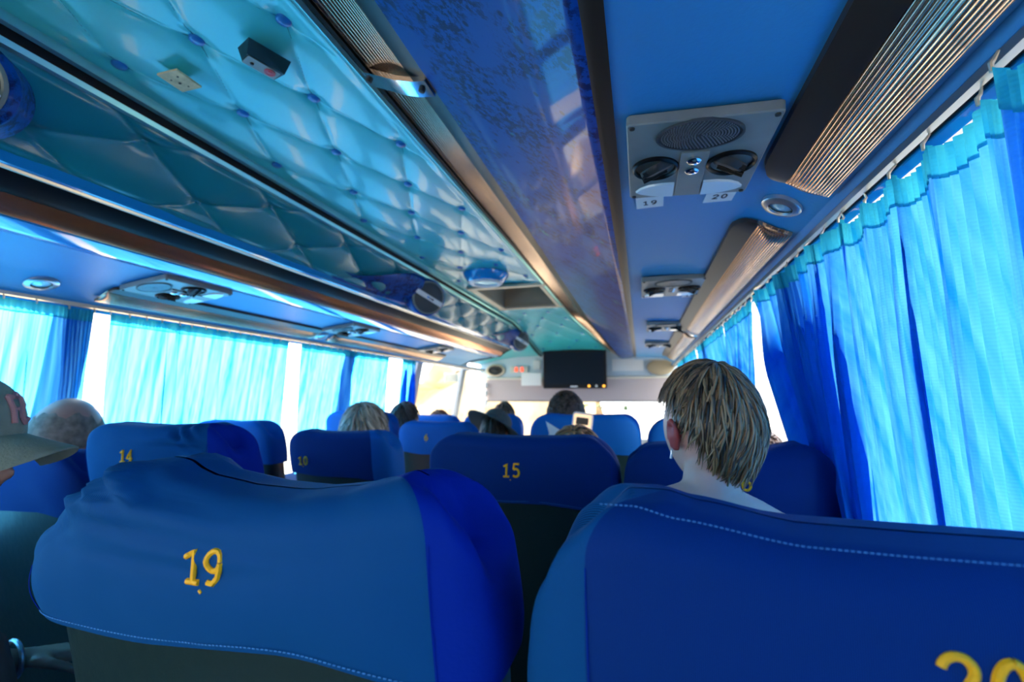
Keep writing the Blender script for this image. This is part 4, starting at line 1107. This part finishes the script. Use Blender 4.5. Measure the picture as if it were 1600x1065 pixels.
# others farther on
def other(label, Hc, hm, yaw=0, pitch=0, n=420, shirt='shirtn', skin='skin2', scale=.98, **k):
    hk = {q: k.pop(q) for q in ('ends', 'curly', 'swirl', 'thick', 'curl', 'width', 'noise_len') if q in k}
    p, T, b, s = person(label, Hc, yaw=yaw, pitch=pitch, skin=skin, shirt=shirt, vox=.010, scale=scale, **k)
    if hm: hair('hair', hm, p, T, n=n, seed=int(Hc[1] * 100), **dict(dict(thick=.014, width=.006), **hk))
    return p, T, b, s
bl, T, _, _ = other('person with streaked blond hair and sunglasses pushed up, in front of seat 10', (-1.16, 1.76, -.165), 'hairblond', yaw=.3, n=1800, ends=(66, 120, 150), thick=.026, curl=.02, swirl=1.0, width=.0035, skin='skin')
gl = MB(); gl.tube([T @ Vector((x, .115 - 2.2 * x * x, .085)) for x in rng(-.07, .07, 8)], .003, 6)
for s in (-1, 1):
    gl.tube([T @ Vector((s * .071, .104, .085)), T @ Vector((s * .096, .05, .06)), T @ Vector((s * .1, -.02, .02))], .0035, 6)
    gl.lathe([(.001, 0), (.022, .001), (.024, .003), (.022, .005), (.001, .006)], T @ Vector((s * .036, .110, .095)), axis=T.to_3x3() @ Vector((0, .8, .6)), n=20)
gl.build('sunglasses', 'ink', bl)
other('dark haired person between the blond head and the left windscreen pillar', (-1.435, 2.62, -.165), 'hairdark', yaw=-.3)
other('person whose brown crown shows just above the seat with a small 6', (-1.565, 3.42, -.235), 'hairred', shirt='shirtg')
other('person with dark curly hair straight below the television', (-.345, 2.20, -.105), 'hairdark', n=1100, curly=1, thick=.016, shirt='shirtg')
hp, T, _, _ = other('person in a wide grey brimmed hat beside the aisle', (-.835, 2.60, -.215), 'hairdark', shirt='shirtg', n=200, ends=(50, 90, 108), thick=.004)
TH = T @ Matrix.Translation((0, 0, .03)) @ Matrix.Rotation(.40, 4, 'Y') @ Matrix.Rotation(-.55, 4, 'X') @ Matrix.Translation((0, 0, -.03))
def hatf(u, v):
    a = 2 * PI * u
    if v < .5: t = v / .5 * PI / 2; r = math.sin(t) ** .7; return TH @ Vector((math.cos(a) * .086 * r, math.sin(a) * .105 * r, .045 + .085 * math.cos(t) ** .6))
    w = (v - .5) / .5; return TH @ Vector((math.cos(a) * (.086 + .095 * w), math.sin(a) * (.105 + .095 * w), .045 - .030 * w + .01 * math.cos(2 * a) * w))
ht = MB().grid(hatf, 48, 24).build('hat', 'hat', hp, fix=False, ang=0)
sd_ = ht.modifiers.new('thickness', 'SOLIDIFY'); sd_.thickness = .004
other('person with cropped black hair just beyond the grey hat', (-1.03, 3.46, -.170), 'hairdark', shirt='shirtn', thick=.01)
other('person with light brown hair hidden behind seat 15, holding up a phone', (-.185, 1.36, -.215), 'hair', n=700, skin='skin', shirt='shirtb', raise_hand=(1, (-.17, 1.50, -.245), (-.1, .35, .95), (.0, -1, .2)))
other('person with curly auburn hair glimpsed right of the short haired woman', (.290, 1.36, -.215), 'hairred', n=900, curly=1, thick=.016, skin='skin', sh=.115, bodyx=-.06)
# phone and white paper
ph = empty('phone', (-.195, 1.60, -.108), 'phone in a pale case held up to photograph the front of the coach', 'phone')
Rp = Matrix.Rotation(.12, 3, 'Y') @ Matrix.Rotation(PI / 2 - .1, 3, 'X')
pc = Vector((-.198, 1.60, -.115))
MB().box(pc, (.070, .118, .009), R=Rp, bev=.011).build('case', 'phone', ph)
MB().box(pc + Vector((0, -.0052, 0)), (.060, .106, .002), R=Rp, bev=.005).build('screen', 'phscreen', ph)
MB().box(pc + Rp @ Vector((0, .030, 0)) + Vector((0, -.0075, 0)), (.042, .024, .001), R=Rp, bev=.003).build('viewfinder_picture', 'phscreend', ph)
wp = MB(); w0 = [(-.313, 1.55, -.085), (-.232, 1.53, -.129), (-.25, 1.53, -.20), (-.318, 1.55, -.17), (-.300, 1.54, -.125)]
wp.add([Vector(q) for q in w0] + [Vector(q) + Vector((.002, .012, -.004)) for q in w0], [(0, 1, 4), (4, 1, 2), (4, 2, 3), (5, 9, 6), (9, 7, 6), (9, 8, 7), (0, 5, 6, 1), (1, 6, 7, 2), (2, 7, 8, 3), (3, 8, 9, 4), (4, 9, 5, 0)])
tag(wp.build('paper_bag', 'paper', smooth=False), 'crumpled white paper held beside the raised phone', 'paper')

# ------------------------------------------------------------ front of the coach
def fbox(name, mat, x0, x1, y, z0, z1, t, parent=None, bev=0, label=None, cat=None, grp=None):
    R = Matrix.Rotation(PI / 2, 3, 'X')
    o = MB().box(((x0 + x1) / 2, y, (z0 + z1) / 2), (x1 - x0, z1 - z0, t), R=R, bev=bev).build(name, mat, parent, smooth=bool(bev))
    if label: tag(o, label, cat, grp)
    return o
struct(fbox('wall_front', 'front', -1.76, .42, 4.97, .20, .90, .05), 'pale blue panel above the windscreen', 'wall')
struct(fbox('trim_33', 'cream', -1.74, .40, 4.93, .183, .208, .05, bev=.01), 'cream ledge under the front panel', 'trim')
struct(fbox('wall_front_base', 'wall', -1.86, .45, 5.12, FZ, -.45, .05), 'dashboard wall below the windscreen', 'wall')
gl_ = MB().add([(-1.84, 5.16, -.46), (.44, 5.16, -.46), (.40, 5.0, .30), (-1.78, 5.0, .30)], [(0, 1, 2, 3)])
struct(gl_.build('window_20', 'glass', smooth=False), 'windscreen of the coach', 'window')
bd = empty('roller_blind', (-.75, 4.90, .19), 'grey mauve roller blind pulled down over the top of the windscreen', 'blind')
def blf(u, v): x = lerp(-1.69, .33, u); return (x, 4.90 + .006 * math.sin(9 * u) + .01 * v, lerp(.185, -.056, v))
MB().grid(blf, 40, 8).build('cloth', 'blind', bd, fix=False)
MB().tube([(-1.69, 4.90, .195), (.33, 4.90, .195)], .014, 12).build('roller', 'cream', bd)
MB().tube([(-1.69, 4.912, -.056), (.33, 4.912, -.056)], .007, 8).build('bottom_bar', 'plate', bd)
for q, (x0, z0, x1, z1) in enumerate(((-1.80, -.46, -1.765, .20), (-1.735, -.46, -1.715, .20))):
    struct(MB().tube([(x0, 5.0, z0), (x1, 4.92, z1)], .018, 8).build(f'trim_{40+q}', 'cream'), f'slim cream windscreen pillar, {("outer", "inner")[q]} of the left pair', 'pillar')
ss = empty('side_bottles', (-1.67, 4.88, 0), 'row of small white lamps hanging on the left windscreen pillar', 'lamp')
for i, z in enumerate((.12, .03, -.08)):
    MB().lathe([(.01, -.04), (.022, -.02), (.026, .01), (.015, .035), (.004, .04)], (-1.665, 4.86, z), n=16).build('globe', 'white', ss)
tv = empty('television', (-.664, 4.80, .28), 'black flat television hanging in the middle of the front panel', 'television')
fbox('frame', 'black', -.99, -.325, 4.81, .08, .485, .04, tv, bev=.012)
fbox('screen', 'screen', -.965, -.350, 4.788, .122, .462, .004, tv)
fbox('bracket', 'steel', -.74, -.58, 4.88, .22, .40, .12, tv)
for x, w_ in ((-.506, .03), (-.43, .03), (-.355, .03)):
    MB().lathe([(.013, 0), (.012, .003), (.001, .004)], (x, 4.788, .103), axis=(0, -1, 0), n=16).build('key', 'white' if x == -.43 else 'amber', tv)
fbox('maker_badge', 'steel', -.70, -.625, 4.788, .092, .106, .003, tv)
ck = empty('digital_clock', (-1.29, 4.93, .29), 'small digital clock with red figures on the front panel', 'clock')
fbox('case', 'cream', -1.39, -1.19, 4.93, .262, .328, .03, ck, bev=.008)
cm_ = MB()
write(cm_, '88', lambda a, b: Vector((-1.29 + a, 4.913, .295 + b)), .044, .007, 6, adv=1.5)
cm_.build('figures', 'red', ck)
sp = empty('front_speaker', (-1.57, 4.93, .29), 'oval speaker left of the red clock', 'speaker')
MB().lathe([(.115, 0), (.11, .02), (.09, .022), (.085, .01)], (-1.57, 4.94, .29), axis=(0, -1, 0), n=36, ell=(1, .62), xdir=(1, 0, 0)).build('rim', 'beige', sp)
MB().lathe([(.086, .012), (.05, .004), (.03, .010), (.001, .016)], (-1.57, 4.94, .29), axis=(0, -1, 0), n=36, ell=(1, .62), xdir=(1, 0, 0)).build('cone', 'dark', sp)
fbox('hanging_card', 'paper', -1.245, -1.02, 4.84, .112, .252, .015, bev=.01, label='white card hanging from the ledge left of the television', cat='card')
fbox('wall_switch', 'white', -1.128, -1.05, 4.93, .295, .395, .02, bev=.006, label='pale switch plate between clock and television', cat='switch')
fbox('notice', 'paper', -.275, .045, 4.935, .262, .39, .006, label='white sheet of paper right of the television', cat='notice')

os_ = empty('oval_speaker', (.212, 4.9, .30), 'olive oval speaker at the right end of the front panel', 'speaker')
MB().lathe([(.135, 0), (.13, .02), (.10, .026), (.001, .026)], (.212, 4.93, .295), axis=(0, -1, 0), n=36, ell=(1, .60), xdir=(1, 0, 0)).build('grille', 'mesh', os_)
fbox('mount', 'cream', .10, .32, 4.90, .365, .40, .03, os_)
# green lettering on the windscreen, seen from behind
gt = MB()
for x, pts in ((-.60, [(0, .0), (.01, .045), (.04, .05)]), (-.45, [(0, .03), (.02, .05), (.03, .0), (.05, .045)]), (-.37, [(0, .0), (.015, .05), (.03, .0)]), (-.31, [(0, .04), (0, .0), (.03, .0), (.03, .04)]), (-.25, [(.03, .04), (0, .03), (.0, .005), (.03, .0)]), (-.17, [(.03, .0), (0, .0), (0, .04), (.03, .04), (.03, .02), (0, .02)])):
    gt.tube([(x + a * 1.3, 5.06, -.145 + b) for a, b in pts], .011, 6)
tag(gt.build('windscreen_lettering', 'greenink'), 'green lettering stuck on the windscreen, seen reversed', 'lettering')
mr_ = empty('door_mirror', (-2.1, 4.7, .1), 'outside mirror beyond the left front window', 'mirror')
MB().box((-2.02, 4.72, .20), (.16, .06, .10), bev=.02).build('head', 'plate', mr_)
MB().tube([(-1.86, 4.9, .3), (-2.0, 4.8, .27), (-2.02, 4.75, .2)], .012, 8).build('arm', 'dark', mr_)

# ------------------------------------------------------------ outside
struct(MB().box((0, 20, -2.9), (120, 120, .1)).build('ground', 'ground', smooth=False), 'pale road outside', 'ground')
def rockf(u, v):
    x = lerp(-9, -1.5, u); return (x, 16 + 1.5 * noise.noise(Vector((x * .4, v * 3, 0))), lerp(-2.9, .9 + 1.1 * noise.noise(Vector((x * .5, 7, 0))), v))
rk = MB().grid(rockf, 50, 14); rk.grid(lambda u, v: (lerp(-9, -1.5, u), lerp(16, 22, v), .5 - 2 * v), 20, 4)
tag(rk.build('rock_bank', 'rock', fix=False), 'ochre rocky bank seen through the windscreen left of centre', 'rock')
hd = MB()
for i in range(26):
    x = lerp(-4.4, -1.4, i / 25); r_ = random.uniform(.12, .3)
    hd.lathe([(.01, -r_), (r_ * .7, -r_ * .6), (r_, 0), (r_ * .7, r_ * .6), (.01, r_)], (x, 15 + random.random(), -.55 + random.uniform(-.25, .25)), n=9)
0 and tag(hd.build('hedge', 'leaf', ang=0), 'low green scrub outside beyond the windscreen', 'shrub', kind='stuff')
for o in bpy.data.objects:
    if '_o' in o.keys(): del o['_o']
